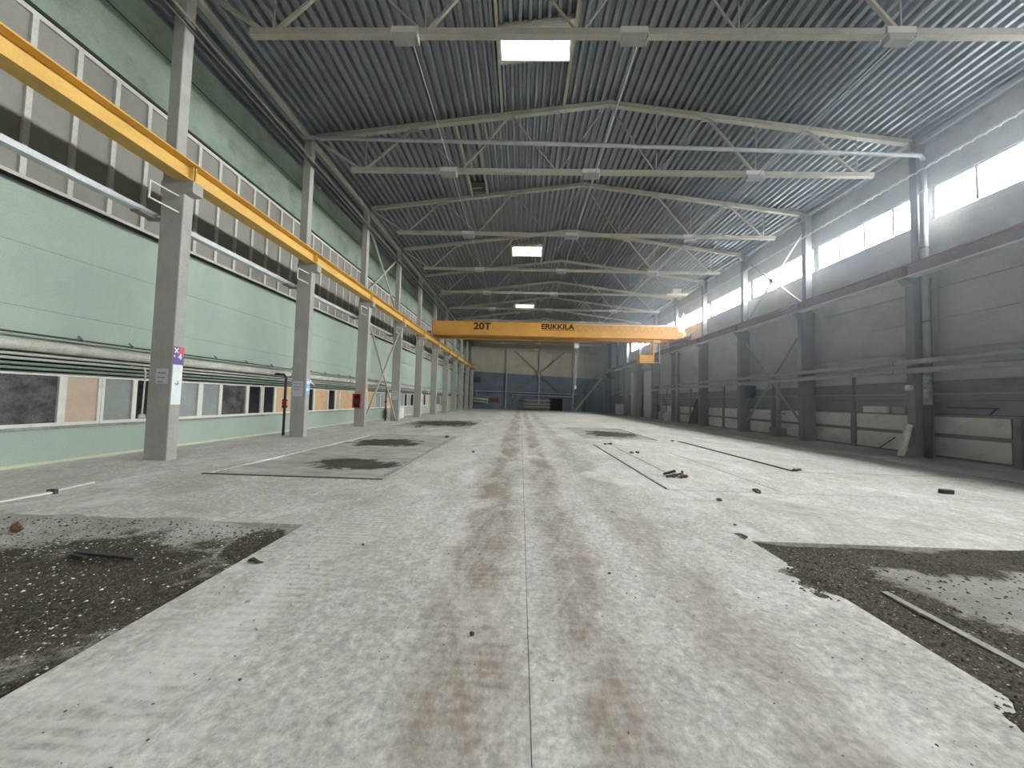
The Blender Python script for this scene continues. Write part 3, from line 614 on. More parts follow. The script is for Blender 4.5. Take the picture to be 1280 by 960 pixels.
# ------------------------------------------------------------------ bridge crane
def text_mesh(body, size, extrude=0.004, bold=0.0):
    c = bpy.data.curves.new('t', 'FONT'); c.body = body; c.size = size; c.extrude = extrude; c.offset = bold
    o = bpy.data.objects.new('t', c); COL.objects.link(o); bpy.context.view_layer.update()
    me = bpy.data.meshes.new_from_object(o.evaluated_get(bpy.context.evaluated_depsgraph_get()))
    vs = [v.co.copy() for v in me.vertices]; fs = [tuple(p.vertices) for p in me.polygons]
    bpy.data.objects.remove(o); bpy.data.curves.remove(c); bpy.data.meshes.remove(me)
    lo = [min(v[i] for v in vs) for i in range(3)]; hi = [max(v[i] for v in vs) for i in range(3)]
    return vs, fs, lo, hi
def text_on(body, o0, ux, uy, w, h, un, bold=0.0):
    """lettering filling a w x h box; ux, uy, un: unit axes across, up and out of the face"""
    vs, fs, lo, hi = text_mesh(body, 1.0, 0.004, bold); b_ = MB()
    o0, ux, uy, un = Vector(o0), Vector(ux), Vector(uy), Vector(un)
    return b_.add([o0 + ux * ((v.x - lo[0]) / (hi[0] - lo[0]) * w) + uy * ((v.y - lo[1]) / (hi[1] - lo[1]) * h) + un * (v.z + 0.004) for v in vs], fs)
CY = 36.0
cr_ = empty('bridge_crane', (3.5, CY + 1.4, 8.05), 'orange twin-girder bridge crane marked 20T spanning the hall', 'crane')
for n_, yy in enumerate((CY, CY + 2.3)):
    g = obj('girder', MB().box(-9.1, 15.5, yy, yy + 0.5, 8.34, 9.62), 'orange', cr_)
    obj('top_plate', MB().box(-9.1, 15.5, yy - 0.05, yy + 0.55, 9.62, 9.66), 'orange', g)
    obj('bottom_plate', MB().box(-8.9, 15.3, yy - 0.05, yy + 0.55, 8.28, 8.34), 'orange', g)
    obj('end_plate', MB().box(-9.16, -9.1, yy - 0.06, yy + 0.56, 8.2, 9.7), 'redbrown', g)
for x in (-9.27, 16.2):
    e = obj('end_truck', MB().box(x - 0.22, x + 0.22, CY - 0.7, CY + 3.5, 8.14, 8.5), 'redbrown', cr_)
    for yy in (CY - 0.4, CY + 3.2): obj('wheel', MB().lathe((x, yy, 8.22), [(0.18, -0.09), (0.18, -0.06), (0.16, -0.05), (0.16, 0.05), (0.18, 0.06), (0.18, 0.09)], 14, 'X'), 'dark', e)
obj('girder_joint', MB().box(15.4, 16.2, CY + 0.02, CY + 2.75, 8.42, 9.0), 'orange', cr_)
obj('capacity_lettering', text_on('20T', (-4.98, CY, 8.84), (1, 0, 0), (0, 0, 1), 1.80, 0.72, (0, -1, 0), 0.035), 'ink', cr_)
obj('maker_lettering', text_on('ERIKKILA', (1.87, CY, 9.02), (1, 0, 0), (0, 0, 1), 3.3, 0.55, (0, -1, 0), 0.045), 'ink', cr_)
obj('underline', MB().box(1.9, 5.2, CY - 0.012, CY, 8.90, 8.945), 'ink', cr_)
pts = []
for k_ in range(15):
    xa = 5.4 + k_ * 0.68
    for j in range(6): t = j / 6; pts.append((xa + 0.68 * t, CY - 0.14, 9.5 - 2.6 * t * (1 - t)))
pts.append((15.6, CY - 0.14, 9.5))
obj('festoon_cable', MB().tube(pts, 0.018, 5), 'redbrown', cr_, smooth=True)
obj('festoon_track', MB().box(5.2, 15.5, CY - 0.16, CY - 0.06, 9.52, 9.57), 'galv', cr_)
tro = obj('hoist_trolley', MB().box(4.8, 6.4, CY + 0.35, CY + 2.5, 9.68, 9.84).box(5.1, 6.1, CY + 0.9, CY + 1.9, 9.84, 9.98), 'pipe_r', cr_)
obj('drum', MB().lathe((5.6, CY + 1.4, 9.6), [(0.25, -0.6), (0.25, 0.6)], 16, 'X'), 'dark', tro)
for dx in (-0.12, 0.12): obj('hoist_rope', MB().tube([(5.6 + dx, CY + 1.4, 9.5), (5.6 + dx, CY + 1.4, 7.9)], 0.012, 6), 'galv', tro)
obj('bottom_block', MB().box(5.36, 5.84, CY + 1.25, CY + 1.55, 7.35, 7.9).lathe((5.6, CY + 1.4, 7.6), [(0.24, -0.1), (0.27, -0.05), (0.27, 0.05), (0.24, 0.1)], 14, 'Y'), 'frame_w', tro)
hk = [(5.6, CY + 1.4, 7.36), (5.6, CY + 1.4, 7.1)] + [(5.6 + 0.17 * math.sin(a) , CY + 1.4, 6.92 + 0.18 * math.cos(a)) for a in [0.2 + 0.5 * j for j in range(10)]]
obj('hook', MB().tube(hk, [0.05, 0.05] + [0.055] * 6 + [0.05, 0.04, 0.03, 0.02], 8), 'grey_steel', tro, smooth=True)
obj('sling_chain', MB().tube([(5.52, CY + 1.4, 6.75), (5.52, CY + 1.4, 3.4)], 0.022, 6).tube([(5.68, CY + 1.4, 6.75), (5.60, CY + 1.4, 3.4)], 0.02, 6), 'pipe_l', tro)
obj('pendant_control', MB().cbox(5.46, 5.66, CY + 1.32, CY + 1.48, 3.15, 3.5, 0.03), 'frame_w', tro)
cab = obj('maintenance_basket', MB().box(11.7, 13.0, CY + 0.1, CY + 1.1, 5.86, 6.70), 'orange', cr_)
obj('hanger_post', MB().bar((13.1, CY + 0.2, 5.8), (13.1, CY + 0.2, 8.3), 0.12, 0.12).bar((13.1, CY + 1.0, 5.8), (13.1, CY + 1.0, 8.3), 0.1, 0.1), 'orange', cab)
obj('ladder_cage', MB().bar((13.7, CY + 0.2, 5.95), (13.7, CY + 0.2, 8.3), 0.05, 0.05).bar((13.1, CY + 0.2, 5.95), (13.75, CY + 0.2, 5.95), 0.08, 0.08).bar((13.1, CY + 0.2, 7.1), (13.7, CY + 0.2, 7.1), 0.04, 0.04), 'frame', cab)
obj('control_lever', MB().box(12.4, 12.6, CY + 0.4, CY + 0.6, 6.7, 6.82), 'dark', cab)
obj('rail_sweep', MB().bar((16.1, CY - 0.7, 8.2), (16.6, CY - 0.8, 8.9), 0.05, 0.05).bar((16.3, CY - 0.7, 8.2), (16.3, CY - 0.8, 8.8), 0.05, 0.05), 'blue_dark', cr_)
obj('collector_post', MB().bar((15.9, CY - 0.1, 8.45), (15.9, CY - 0.1, 10.9), 0.06, 0.06), 'frame_w', cr_)

# ------------------------------------------------------------------ crossed braces
def brace(name, x, pts, label, r0=0.055, mat='steel_w', thick=0.10):
    r = empty(name, (x, pts[0][0][0], min(p[1] for q in pts for p in q)), label, 'brace')
    for (a, b_) in pts: obj('brace_bar', MB().bar((x, a[0], a[1]), (x, b_[0], b_[1]), thick, thick), mat, r)
    m_ = ((pts[0][0][0] + pts[0][1][0] + pts[1][0][0] + pts[1][1][0]) / 4, (pts[0][0][1] + pts[0][1][1] + pts[1][0][1] + pts[1][1][1]) / 4)
    obj('brace_gusset', MB().box(x - 0.07, x + 0.07, m_[0] - 0.16, m_[0] + 0.16, m_[1] - 0.16, m_[1] + 0.16), mat, r)
brace('cross_brace', -9.5, [((21.75, 6.6), (27.35, 0.1)), ((27.3, 6.7), (21.8, 0.35))], 'lower crossed cream braces between columns by the green wall')
brace('cross_brace', -9.72, [((21.75, 12.5), (27.3, 8.2)), ((27.3, 12.6), (21.75, 8.2))], 'upper crossed braces above the yellow runway beam')
brace('cross_brace', 16.75, [((21.75, 12.5), (27.3, 8.1)), ((27.35, 12.8), (21.75, 8.0))], 'upper crossed braces in front of the strip windows', mat='steel_w')
brace('cross_brace', 16.8, [((27.4, 6.5), (21.9, 0.7)), ((21.8, 6.7), (27.3, 0.8))], 'lower crossed grey braces on the window wall', mat='pipe_r')

# ------------------------------------------------------------------ pipes and runs, left side
def run(name, x, z, r0, mat, label, y0=-8, y1=69.5, n=10, cat='pipe', group=None, hang=None, hmat='grey_steel', smooth=True):
    e = empty(name, (x, 20, z), label, cat, group)
    obj('pipe_run', MB().tube([(x, y0 + (y1 - y0) * j / 6, z) for j in range(7)], r0, n), mat, e, smooth=smooth)
    if hang:
        for y in hang: obj('pipe_clip', MB().tube([(x, y - 0.025, z), (x, y + 0.025, z)], r0 + 0.012, n).bar((x, y, z), (XWL if x < 0 else min(x + 0.9, XWR), y, z + (0.12 if x < 0 else 0)), 0.03, 0.03), hmat, e)
clips = [8.9, 10.1] + [11.5 + 1.5 * j for j in range(12)]
run('heating_pipe', -11.10, 2.77, 0.125, 'pipe_w', 'thick patchy wrapped pipe along the green wall above the low windows', n=14, hang=[ycol(i) + 1.6 for i in range(0, 9)])
run('cable_conduit', -11.22, 3.05, 0.02, 'dark', 'thin dark conduit just above the thick wrapped pipe', n=6, hang=clips)
run('cable_conduit', -11.22, 3.00, 0.018, 'pipe_l', 'thin pale conduit just above the thick wrapped pipe', n=6)
for zz, mt_, lb in ((2.57, 'pipe_l', 'topmost'), (2.47, 'pipe_l', 'second'), (2.36, 'pipe_g', 'third'), (2.26, 'pipe_g', 'lowest')):
    run('service_pipe', -11.16, zz, 0.035, mt_, f'{lb} of the four thin pipes under the thick wrapped pipe', n=8, group='thin pipes under the wrapped pipe')
for i in (1, 2, 3, 5):                       # taps and pipe joints
    e = empty('pipe_valve', (-11.05, ycol(i) + 3.2, 2.3), f'white valve on the thin pipes in the {ORD[i]} bay beyond the nearest column', 'valve', 'valves on the thin pipes')
    obj('valve_body', MB().box(-11.12, -10.98, ycol(i) + 3.1, ycol(i) + 3.3, 2.42, 2.6), 'frame_w', e)
    obj('valve_lever', MB().bar((-11.0, ycol(i) + 3.2, 2.48), (-10.95, ycol(i) + 3.5, 2.34), 0.04, 0.06), 'frame_w', e)
tray = empty('cable_tray', (-10.2, 20, 6.5), 'pale galvanised cable tray running below the yellow runway beam', 'cable tray')
for i in range(-2, 10):
    a = ycol(i) + 0.2; b_ = min(ycol(i + 1) + 0.1, 69.5)
    p = obj('tray_section', MB().box(-10.31, -10.09, a, b_, 6.54, 6.555).box(-10.105, -10.09, a, b_, 6.555, 6.68).box(-10.31, -10.295, a, b_, 6.555, 6.68), 'galv', tray)
    obj('splice_plate', MB().box(-10.32, -10.07, b_ - 0.5, b_ + 0.05, 6.50, 6.535), 'grey_steel', tray)
for x, z, r0, m_, lb in ((-9.55, 12.25, 0.035, 'steel_w', 'pale conduit crossing the column tops under the left eave'), (-9.56, 12.08, 0.03, 'dark', 'dark conduit crossing the column tops under the left eave'), (-9.56, 12.0, 0.025, 'grey_steel', 'lowest thin conduit crossing the column tops under the left eave')):
    run('eave_conduit', x, z, r0, m_, lb, n=6, cat='conduit', group='conduits under the left eave')
def eave(x, z, label, mt_='steel_w'):
    e = empty('eave_beam', (x, 20, z), label, 'beam')
    for i in range(-3, 10): obj('beam_section', MB().box(x - 0.08, x + 0.08, ycol(i) + 0.1, ycol(i + 1) + 0.08, z - 0.09, z + 0.07), mt_, e)
eave(-9.75, 13.28, 'cream eave strut linking the tops of the left columns')
eave(16.75, 13.30, 'grey eave strut linking the tops of the right columns', 'pipe_r')
e = empty('drain_pipe', (-10.5, 15.85, 0), 'dark vertical drain pipe with a valve beside the second column', 'pipe')
obj('pipe_run', MB().tube([(-10.5, 15.85, 0), (-10.5, 15.85, 2.55), (-10.6, 15.85, 2.7), (-11.1, 15.85, 2.72)], 0.055, 8), 'dark', e, smooth=True)
obj('valve_body', MB().lathe((-10.5, 15.85, 1.2), [(0.06, 0), (0.11, 0.03), (0.11, 0.12), (0.06, 0.15), (0.06, 0.3), (0.12, 0.33), (0.12, 0.36), (0.06, 0.4)], 10), 'dark', e)
obj('hand_wheel', MB().lathe((-10.42, 15.7, 1.42), [(0.10, -0.02), (0.12, 0), (0.10, 0.02)], 12, 'Y'), 'red', e)
e = empty('drain_pipe', (-10.35, 27.5, 0), 'dark vertical pipe beside the fourth column by the green wall', 'pipe')
obj('pipe_run', MB().tube([(-10.35, 27.5, 0), (-10.35, 27.5, 2.7), (-11.0, 27.5, 2.75)], 0.06, 8), 'dark', e); obj('pipe_clip', MB().box(-10.44, -10.26, 27.42, 27.58, 1.4, 1.5), 'dark', e)
e = empty('column_conduit', (-9.98, 9.33, 1.0), 'bent white conduit with a small lamp at the nearest column', 'conduit')
obj('conduit_run', MB().tube([(-10.4, 9.33, 2.45), (-10.02, 9.33, 2.42), (-9.98, 9.33, 2.3), (-10.0, 9.33, 1.2)], 0.018, 6), 'frame_w', e); obj('lamp_cap', MB().lathe((-10.0, 9.33, 1.08), [(0.02, 0.14), (0.07, 0.1), (0.08, 0.02), (0.05, 0)][::-1], 10), 'lamp', e)

e = empty('low_cabinet', (-10.6, 30.6, 0), 'pale low cabinet against the green wall beyond the crossed braces', 'cabinet')
obj('case', MB().cbox(-10.95, -10.35, 29.4, 31.9, 0, 0.92, 0.02), 'frame_w', e)
for k_ in range(3): obj('cabinet_door', MB().box(-10.35, -10.33, 29.45 + k_ * 0.81, 30.22 + k_ * 0.81, 0.05, 0.88), 'frame_w', e)
e = empty('steam_riser', (-10.5, 37.6, 0), 'white vertical riser pipe between farther columns by the green wall', 'pipe')
obj('pipe_run', MB().tube([(-10.5, 37.6, 0), (-10.5, 37.6, 2.2), (-11.0, 37.6, 2.7)], 0.16, 10), 'frame_w', e, smooth=True); obj('flange', MB().lathe((-10.5, 37.6, 1.6), [(0.22, 0), (0.22, 0.06)], 12), 'grey_steel', e)
# ------------------------------------------------------------------ things on the left columns
def sign_face(i, z0, z1, mat, name, label, extra=None, w=(0.02, 0.28)):
    y = ycol(i); e = empty(name, (-9.29, y + 0.15, z0), label, 'poster')
    obj('sheet', MB().box(-9.30, -9.288, y + w[0], y + w[1], z0, z1), mat, e); return e
e = sign_face(0, 2.55, 3.03, 'violet', 'column_sign', 'violet sign with a red corner and white 4 on the nearest column', w=(0.01, 0.30))
b_ = MB(); b_.prism([(-9.288, ycol(0) + 0.13, 2.80), (-9.288, ycol(0) + 0.30, 2.80), (-9.288, ycol(0) + 0.30, 3.03), (-9.288, ycol(0) + 0.17, 3.03)], (0.002, 0, 0)); obj('red_corner', b_, 'pink', e)
obj('numeral', text_on('4', (-9.286, ycol(0) + 0.125, 2.68), (0, 1, 0), (0, 0, 1), 0.11, 0.17, (1, 0, 0), 0.02), 'white', e)
obj('cross_mark', MB().bar((-9.286, ycol(0) + 0.02, 2.99), (-9.286, ycol(0) + 0.13, 2.86), 0.035, 0.003, (0, 1, 1)).bar((-9.286, ycol(0) + 0.03, 2.86), (-9.286, ycol(0) + 0.13, 2.99), 0.035, 0.003, (0, 1, -1)).box(-9.288, -9.285, ycol(0) + 0.015, ycol(0) + 0.05, 2.74, 2.80), 'white', e)
e = sign_face(0, 1.47, 2.54, 'poster_w', 'column_poster', 'tall white poster with a small teal emblem on the nearest column', w=(0.015, 0.285))
obj('emblem', MB().lathe((-9.287, ycol(0) + 0.14, 2.05), [(0.06, 0), (0.06, 0.003)], 14, 'X'), 'teal', e)
obj('emblem_leaf', MB().lathe((-9.285, ycol(0) + 0.12, 2.07), [(0.035, 0), (0.035, 0.003)], 12, 'X'), 'white', e)
e = sign_face(1, 1.86, 2.55, 'poster_b', 'column_poster', 'light blue poster on the lit side of the second column')
obj('text_block', MB().box(-9.288, -9.286, ycol(1) + 0.06, ycol(1) + 0.24, 2.0, 2.1), 'white', e); obj('text_block', MB().box(-9.288, -9.286, ycol(1) + 0.06, ycol(1) + 0.24, 2.3, 2.42), 'white', e)
e = sign_face(2, 2.0, 2.5, 'poster_p', 'column_poster', 'small orange poster on the lit side of the third column'); obj('text_block', MB().box(-9.288, -9.286, ycol(2) + 0.06, ycol(2) + 0.24, 2.1, 2.2), 'white', e)
def pasted(i, x0, x1, z0, z1, label):
    y = ycol(i); e = empty('pasted_notice', ((x0 + x1) / 2, y, z0), label, 'notice')
    obj('sheet', MB().box(x0, x1, y - 0.006, y, z0, z1), 'paper', e)
    for k_ in range(3): obj('print_row', MB().box(x0 + 0.04, x1 - 0.05 - 0.03 * k_, y - 0.008, y - 0.006, z1 - 0.1 - 0.12 * k_ - 0.03, z1 - 0.1 - 0.12 * k_), MT['grey_steel'], e)
pasted(0, -9.72, -9.40, 2.02, 2.42, 'faded paper notice on the front of the nearest column')
pasted(1, -9.88, -9.42, 1.75, 2.40, 'grey paper notice on the front of the second column')
pasted(3, -9.85, -9.42, 1.6, 2.3, 'grey paper notice on the front of the fourth column')
y = ycol(2); e = empty('hydrant_box', (-9.75, y - 0.1, 1.1), 'open red hydrant box on the front of the third column', 'hydrant box')
obj('box_shell', MB().box(-9.97, -9.50, y - 0.18, y - 0.16, 1.15, 1.17).box(-9.97, -9.5, y - 0.2, y, 1.12, 1.16).box(-9.97, -9.5, y - 0.2, y, 1.92, 1.96).box(-9.97, -9.94, y - 0.2, y, 1.16, 1.92).box(-9.53, -9.5, y - 0.2, y, 1.16, 1.92), 'red', e)
obj('box_back', MB().box(-9.94, -9.53, y - 0.03, y - 0.005, 1.16, 1.92), 'darkred', e)
obj('box_door', MB().bar((-9.50, y - 0.2, 1.54), (-9.38, y - 0.22, 1.54), 0.02, 0.84, (0, 1, 0)), plain('pale_red_door', (0.62, 0.22, 0.24)), e)
obj('hose_reel', MB().lathe((-9.74, y - 0.11, 1.5), [(0.15, -0.05), (0.15, 0.05)], 12, 'Y'), 'dark', e)

# ------------------------------------------------------------------ pipes and runs, right side
for z, r0, lb in ((3.86, 0.105, 'upper of the two thick grey pipes along the window wall'), (3.50, 0.115, 'lower of the two thick grey pipes along the window wall')):
    run('heating_pipe', 16.12, z, r0, 'pipe_r', lb, y0=-8, y1=45.2, n=12, group='thick pipes along the window wall', hang=[ycol(i) + 0.6 for i in range(0, 6)])
    run('heating_pipe', 16.12, z, r0, 'pipe_r', lb.replace('along the window wall', 'beyond the white gate'), y0=57.5, y1=69.0, n=12, group='thick pipes beyond the gate')
run('cable_conduit', 16.95, 2.56, 0.03, 'pipe_r', 'upper thin conduit below the thick pipes of the window wall', y1=45, n=6, cat='conduit')
run('cable_conduit', 16.95, 2.28, 0.025, 'grey_steel', 'lower thin conduit below the thick pipes of the window wall', y1=45, n=6, cat='conduit')
pts = [(16.5 + 0.055 * math.cos(k_ * 0.9), 3.5 + k_ * 0.055, 11.92 + 0.055 * math.sin(k_ * 0.9)) for k_ in range(430)]
e = empty('coiled_cable', (16.5, 20, 11.9), 'white coiled cable on a wire above the strip windows', 'cable')
obj('coil', MB().tube(pts, 0.014, 4), 'frame_w', e, smooth=True); obj('support_wire', MB().tube([(16.5, 3.5, 11.92), (16.5, 60, 11.92)], 0.02, 6), 'frame_w', e)
e = empty('roof_drain_pipe', (16.62, 15.17, 0), 'round drain pipe crossing below the second truss and down the right column', 'pipe')
obj('cross_pipe', MB().tube([(-9.85, 15.15, 13.12), (3.5, 15.15, 12.88), (16.5, 15.15, 12.56), (16.62, 15.17, 12.42), (16.62, 15.17, 12.0)], 0.08, 12), 'galv', e, smooth=True)
obj('down_pipe', MB().tube([(16.62, 15.19, 12.3), (16.62, 15.19, 2.1)], 0.12, 12), 'pipe_r', e, smooth=True)
obj('pipe_foot', MB().tube([(16.62, 15.19, 2.1), (16.62, 15.19, -0.05)], 0.12, 12), 'wine', e, smooth=True, label='wine red lower end of the pipe')
obj('scuffed_sleeve', MB().tube([(16.62, 15.19, 2.1), (16.62, 15.19, 3.3)], 0.129, 12), surf('scuffed_paint', (0.42, 0.42, 0.44), 0.7, var=0.6, scale=7), e, smooth=True)
for z in (5.5, 8.6, 11.0): obj('pipe_clip', MB().tube([(16.62, 15.19, z), (16.62, 15.19, z + 0.06)], 0.14, 12), 'grey_steel', e)
e = empty('roof_drain_pipe', (16.62, ycol(5) - 0.17, 0), 'thin white drain pipe down the fifth column of the window wall', 'pipe')
obj('down_pipe', MB().tube([(16.62, ycol(5) - 0.17, 12.4), (16.62, ycol(5) - 0.17, -0.04)], 0.11, 10), 'pipe_l', e, smooth=True); obj('pipe_clip', MB().tube([(16.62, ycol(5) - 0.17, 5), (16.62, ycol(5) - 0.17, 5.1)], 0.13, 10), 'grey_steel', e)
# white insulation boards on a grey steel grid
for i in range(0, 6):
    if i == 0: segs = [(ycol(0) + 0.5, 12.75), (13.15, 15.5)]
    else: segs = [(ycol(i) + 0.75, ycol(i) + 3.62), (ycol(i) + 3.95, ycol(i) + 6.25)]
    e = empty('board_dado', (17.24, ycol(i) + 3, -0.05), ['white boarded dado in front of the large right column, at the picture edge', 'white boarded dado just beyond the large right column, with a white box above it', 'white boarded dado behind the pipe riser, between the braced columns',
              'white boarded dado beyond the dark blue switch cabinet', 'white boarded dado by the dark leaning trestle', 'white boarded dado farthest away, just before the gate'][i], 'wall boards', 'white boarded dados of the window wall')
    for k_, (a, b_) in enumerate(segs):
        for rw, (z0, z1) in enumerate(((0.06, 0.80), (0.96, 1.64))): obj('white_board', MB().box(17.20, 17.27, a, b_, z0, z1), 'board_w', e)
    for y in (segs[0][0] - 0.1, (segs[0][1] + segs[1][0]) / 2, segs[1][1] + 0.1): obj('post', MB().box(17.14, 17.3, y - 0.11, y + 0.11, -0.05, 1.72), 'grey_steel', e)
    obj('rail', MB().box(17.17, 17.3, segs[0][0] - 0.1, segs[1][1] + 0.1, 0.81, 0.95), 'grey_steel', e)
    if i > 0: obj('tall_post', MB().box(17.18, 17.3, ycol(i) + 3.73, ycol(i) + 3.83, 1.72, 3.6), 'grey_steel', e)
def wallbox(name, x0, x1, y0, y1, z0, z1, mat, label, cat, parts=None):
    e = empty(name, ((x0 + x1) / 2, (y0 + y1) / 2, z0), label, cat)
    obj('case', MB().cbox(x0, x1, y0, y1, z0, z1, 0.02), mat, e); obj('cover', MB().box(x0 - 0.015, x0, y0 + 0.04, y1 - 0.04, z0 + 0.04, z1 - 0.04), mat, e)
    return e
wallbox('junction_box', 17.15, 17.3, 17.4, 18.6, 1.72, 2.02, 'board_w', 'white box above the boards beside the right column', 'box')
wallbox('junction_box', 17.15, 17.3, 16.6, 17.2, 1.72, 2.0, 'pipe_l', 'small pale box beside the column, right of the white box', 'box')
wallbox('switch_cabinet', 16.7, 17.05, 26.7, 28.3, 2.45, 3.35, 'blue_dark', 'dark blue switch cabinet at the third grey column', 'cabinet')
e = empty('alarm_bell', (16.25, 15.3, 3.0), 'round alarm bell on the left face of the right column', 'bell')
obj('gong', MB().lathe((16.28, 15.5, 3.05), [(0.06, 0.02), (0.15, 0.0), (0.13, -0.06), (0.05, -0.09)], 14, 'X'), 'grey_steel', e); obj('back_box', MB().box(16.15, 16.3, 15.42, 15.62, 2.7, 2.92), 'frame_w', e)
e = empty('leaning_roll', (16.0, 15.6, -0.05), 'white roll leaning against the large right column', 'roll')
obj('roll_body', MB().tube([(15.67, 15.36, -0.03), (16.12, 15.45, 1.26)], 0.12, 16), 'board_w', e, smooth=True); obj('roll_core', MB().tube([(16.105, 15.447, 1.22), (16.125, 15.451, 1.272)], 0.05, 10), 'ply', e)
e = empty('pipe_stand', (16.9, 24.3, -0.05), 'grey steam pipe riser on a concrete block between the braced columns', 'pipe')
obj('base_block', MB().cbox(16.5, 17.1, 23.7, 24.5, -0.05, 0.5, 0.03), 'column_r', e)
obj('riser', MB().tube([(16.85, 24.1, 0.5), (16.85, 24.1, 3.7)], 0.13, 12), 'pipe_r', e, smooth=True); obj('riser', MB().tube([(16.85, 24.45, 0.5), (16.85, 24.45, 2.4)], 0.06, 10), 'grey_steel', e, smooth=True)
for z in (0.9, 1.2, 1.6): obj('flange', MB().lathe((16.85, 24.1, z), [(0.2, 0), (0.2, 0.05)], 14), 'grey_steel', e)
obj('valve_arm', MB().bar((16.85, 24.1, 1.45), (16.7, 23.3, 1.45), 0.06, 0.06), 'grey_steel', e)
e = empty('steel_trestle', (16.8, 34.5, -0.05), 'dark steel trestle leaning against the fourth grey column', 'trestle')
obj('frame_side', MB().bar((16.5, 35.9, 0), (16.5, 34.3, 2.4), 0.12, 0.08).bar((17.0, 35.9, 0), (17.0, 34.3, 2.4), 0.12, 0.08), 'dark', e)
obj('frame_sheet', MB().prism([(16.55, 35.9, 0), (16.55, 34.3, 2.2), (16.55, 34.4, 0.1)], (0.4, 0, 0)), 'dark', e)
e = empty('fire_point', (16.9, 43.4, -0.05), 'red fire extinguisher hanging by the white gate column', 'fire extinguisher')
obj('cylinder', MB().lathe((16.6, 43.9, 1.0), [(0.11, 0), (0.13, 0.04), (0.13, 0.6), (0.06, 0.72), (0.04, 0.8)], 12), 'red', e, smooth=True); obj('nozzle', MB().tube([(16.6, 43.9, 1.8), (16.45, 43.9, 1.75), (16.42, 43.9, 1.3)], 0.025, 6), 'dark', e)
obj('backboard', MB().box(16.85, 16.9, 43.5, 44.3, -0.05, 2.1), 'pipe_l', e)
wallbox('tool_locker', 16.6, 17.2, 41.3, 42.4, -0.05, 0.95, 'board_w', 'white locker on the floor before the gate column', 'cabinet')
e = empty('timber_bar', (17.05, 17.2, 0.4), 'short dark stick leaning on a white board near the right column', 'stick')
obj('stick', MB().bar((17.12, 17.75, 0.05), (17.17, 17.05, 0.62), 0.03, 0.03), 'dark', e)
for (y0_, y1_, lb) in ((13.4, 14.9, 'nearer'), (11.4, 12.6, 'farther right')):
    e = empty('wall_rail', (17.1, y0_, 2.0), f'dark bent rail on the window wall, {lb} piece beside the right column', 'rail')
    obj('rail_bar', MB().bar((17.1, y0_, 2.0), (17.1, y1_, 2.02), 0.05, 0.05).bar((17.1, y0_ + 0.05, 2.0), (17.25, y0_ + 0.35, 1.78), 0.04, 0.04), 'dark', e)
# gate
e = empty('door_1', (17.2, 51, -0.05), 'tall white industrial gate in the window wall', 'gate', None, 'structure')
for k_ in range(9):
    obj('gate_slat', MB().box(17.2, 17.27, 46.1, 51.1, 0.0 + k_ * 0.70, 0.69 + k_ * 0.70), 'gate', e)
obj('gate_leaf', MB().box(17.15, 17.22, 51.8, 53.8, 0.0, 6.3), 'dark', e)
obj('jamb', MB().box(16.9, 17.28, 54.9, 56.0, -0.05, 6.6), 'frame_w', e); obj('jamb', MB().box(17.1, 17.28, 45.75, 46.05, -0.05, 6.6), 'frame_w', e)
obj('track', MB().box(17.0, 17.28, 45.75, 56.2, 6.62, 6.85), 'pipe_l', e)

# ------------------------------------------------------------------ far end of the hall
YB = Y_END
for x, lb in ((-2.95, 'left'), (3.45, 'middle'), (10.0, 'right')):
    e = empty('wind_post', (x, YB - 0.15, 0), f'{lb} steel post standing against the far end wall', 'post', 'posts of the far end wall')
    obj('post_shaft', MB().box(x - 0.13, x + 0.13, YB - 0.3, YB - 0.02, 0, 13.9), 'pipe_r', e); obj('base_plate', MB().box(x - 0.25, x + 0.25, YB - 0.4, YB - 0.02, 0, 0.04), 'grey_steel', e)
e = empty('cross_brace', (3.45, YB - 0.35, 3), 'large dark crossed braces on the far end wall', 'brace')
for (a, b_) in (((-1.3, 11.3), (7.6, 3.3)), ((8.2, 11.3), (-0.8, 3.3))): obj('brace_bar', MB().bar((a[0], YB - 0.36, a[1]), (b_[0], YB - 0.36, b_[1]), 0.12, 0.14), 'plate', e)
obj('brace_gusset', MB().box(3.1, 3.8, YB - 0.42, YB - 0.3, 6.5, 7.4), 'steel_w', e)
e = empty('end_wall_pipe', (0, YB - 0.2, 3.3), 'long grey pipe along the far end wall', 'pipe'); obj('pipe_run', MB().tube([(-9.0, YB - 0.45, 3.4), (12.0, YB - 0.45, 3.25)], 0.08, 8), 'pipe_r', e); obj('pipe_drop', MB().tube([(-8.6, YB - 0.45, 3.4), (-8.6, YB - 0.45, 2.4)], 0.07, 8), 'pipe_r', e)
e = empty('end_wall_pipe', (4, YB - 0.2, 2.8), 'shorter pale pipe bent down at its left end on the far end wall', 'pipe'); obj('pipe_run', MB().tube([(-1.7, YB - 0.5, 2.2), (-1.7, YB - 0.5, 2.85), (9.9, YB - 0.5, 2.75)], 0.07, 8), 'pipe_l', e); obj('pipe_clip', MB().box(4.0, 4.1, YB - 0.6, YB, 2.7, 2.9), 'grey_steel', e)
e = empty('end_wall_tube', (-3, YB - 0.6, 11.8), 'pale tube high on the far end wall with a lamp at its end', 'pipe'); obj('tube_run', MB().tube([(-9.5, YB - 0.6, 11.95), (2.6, YB - 0.6, 11.75)], 0.10, 8), 'steel_w', e); obj('lamp_head', MB().box(2.4, 3.2, YB - 0.8, YB - 0.4, 11.5, 11.85), 'lamp', e)
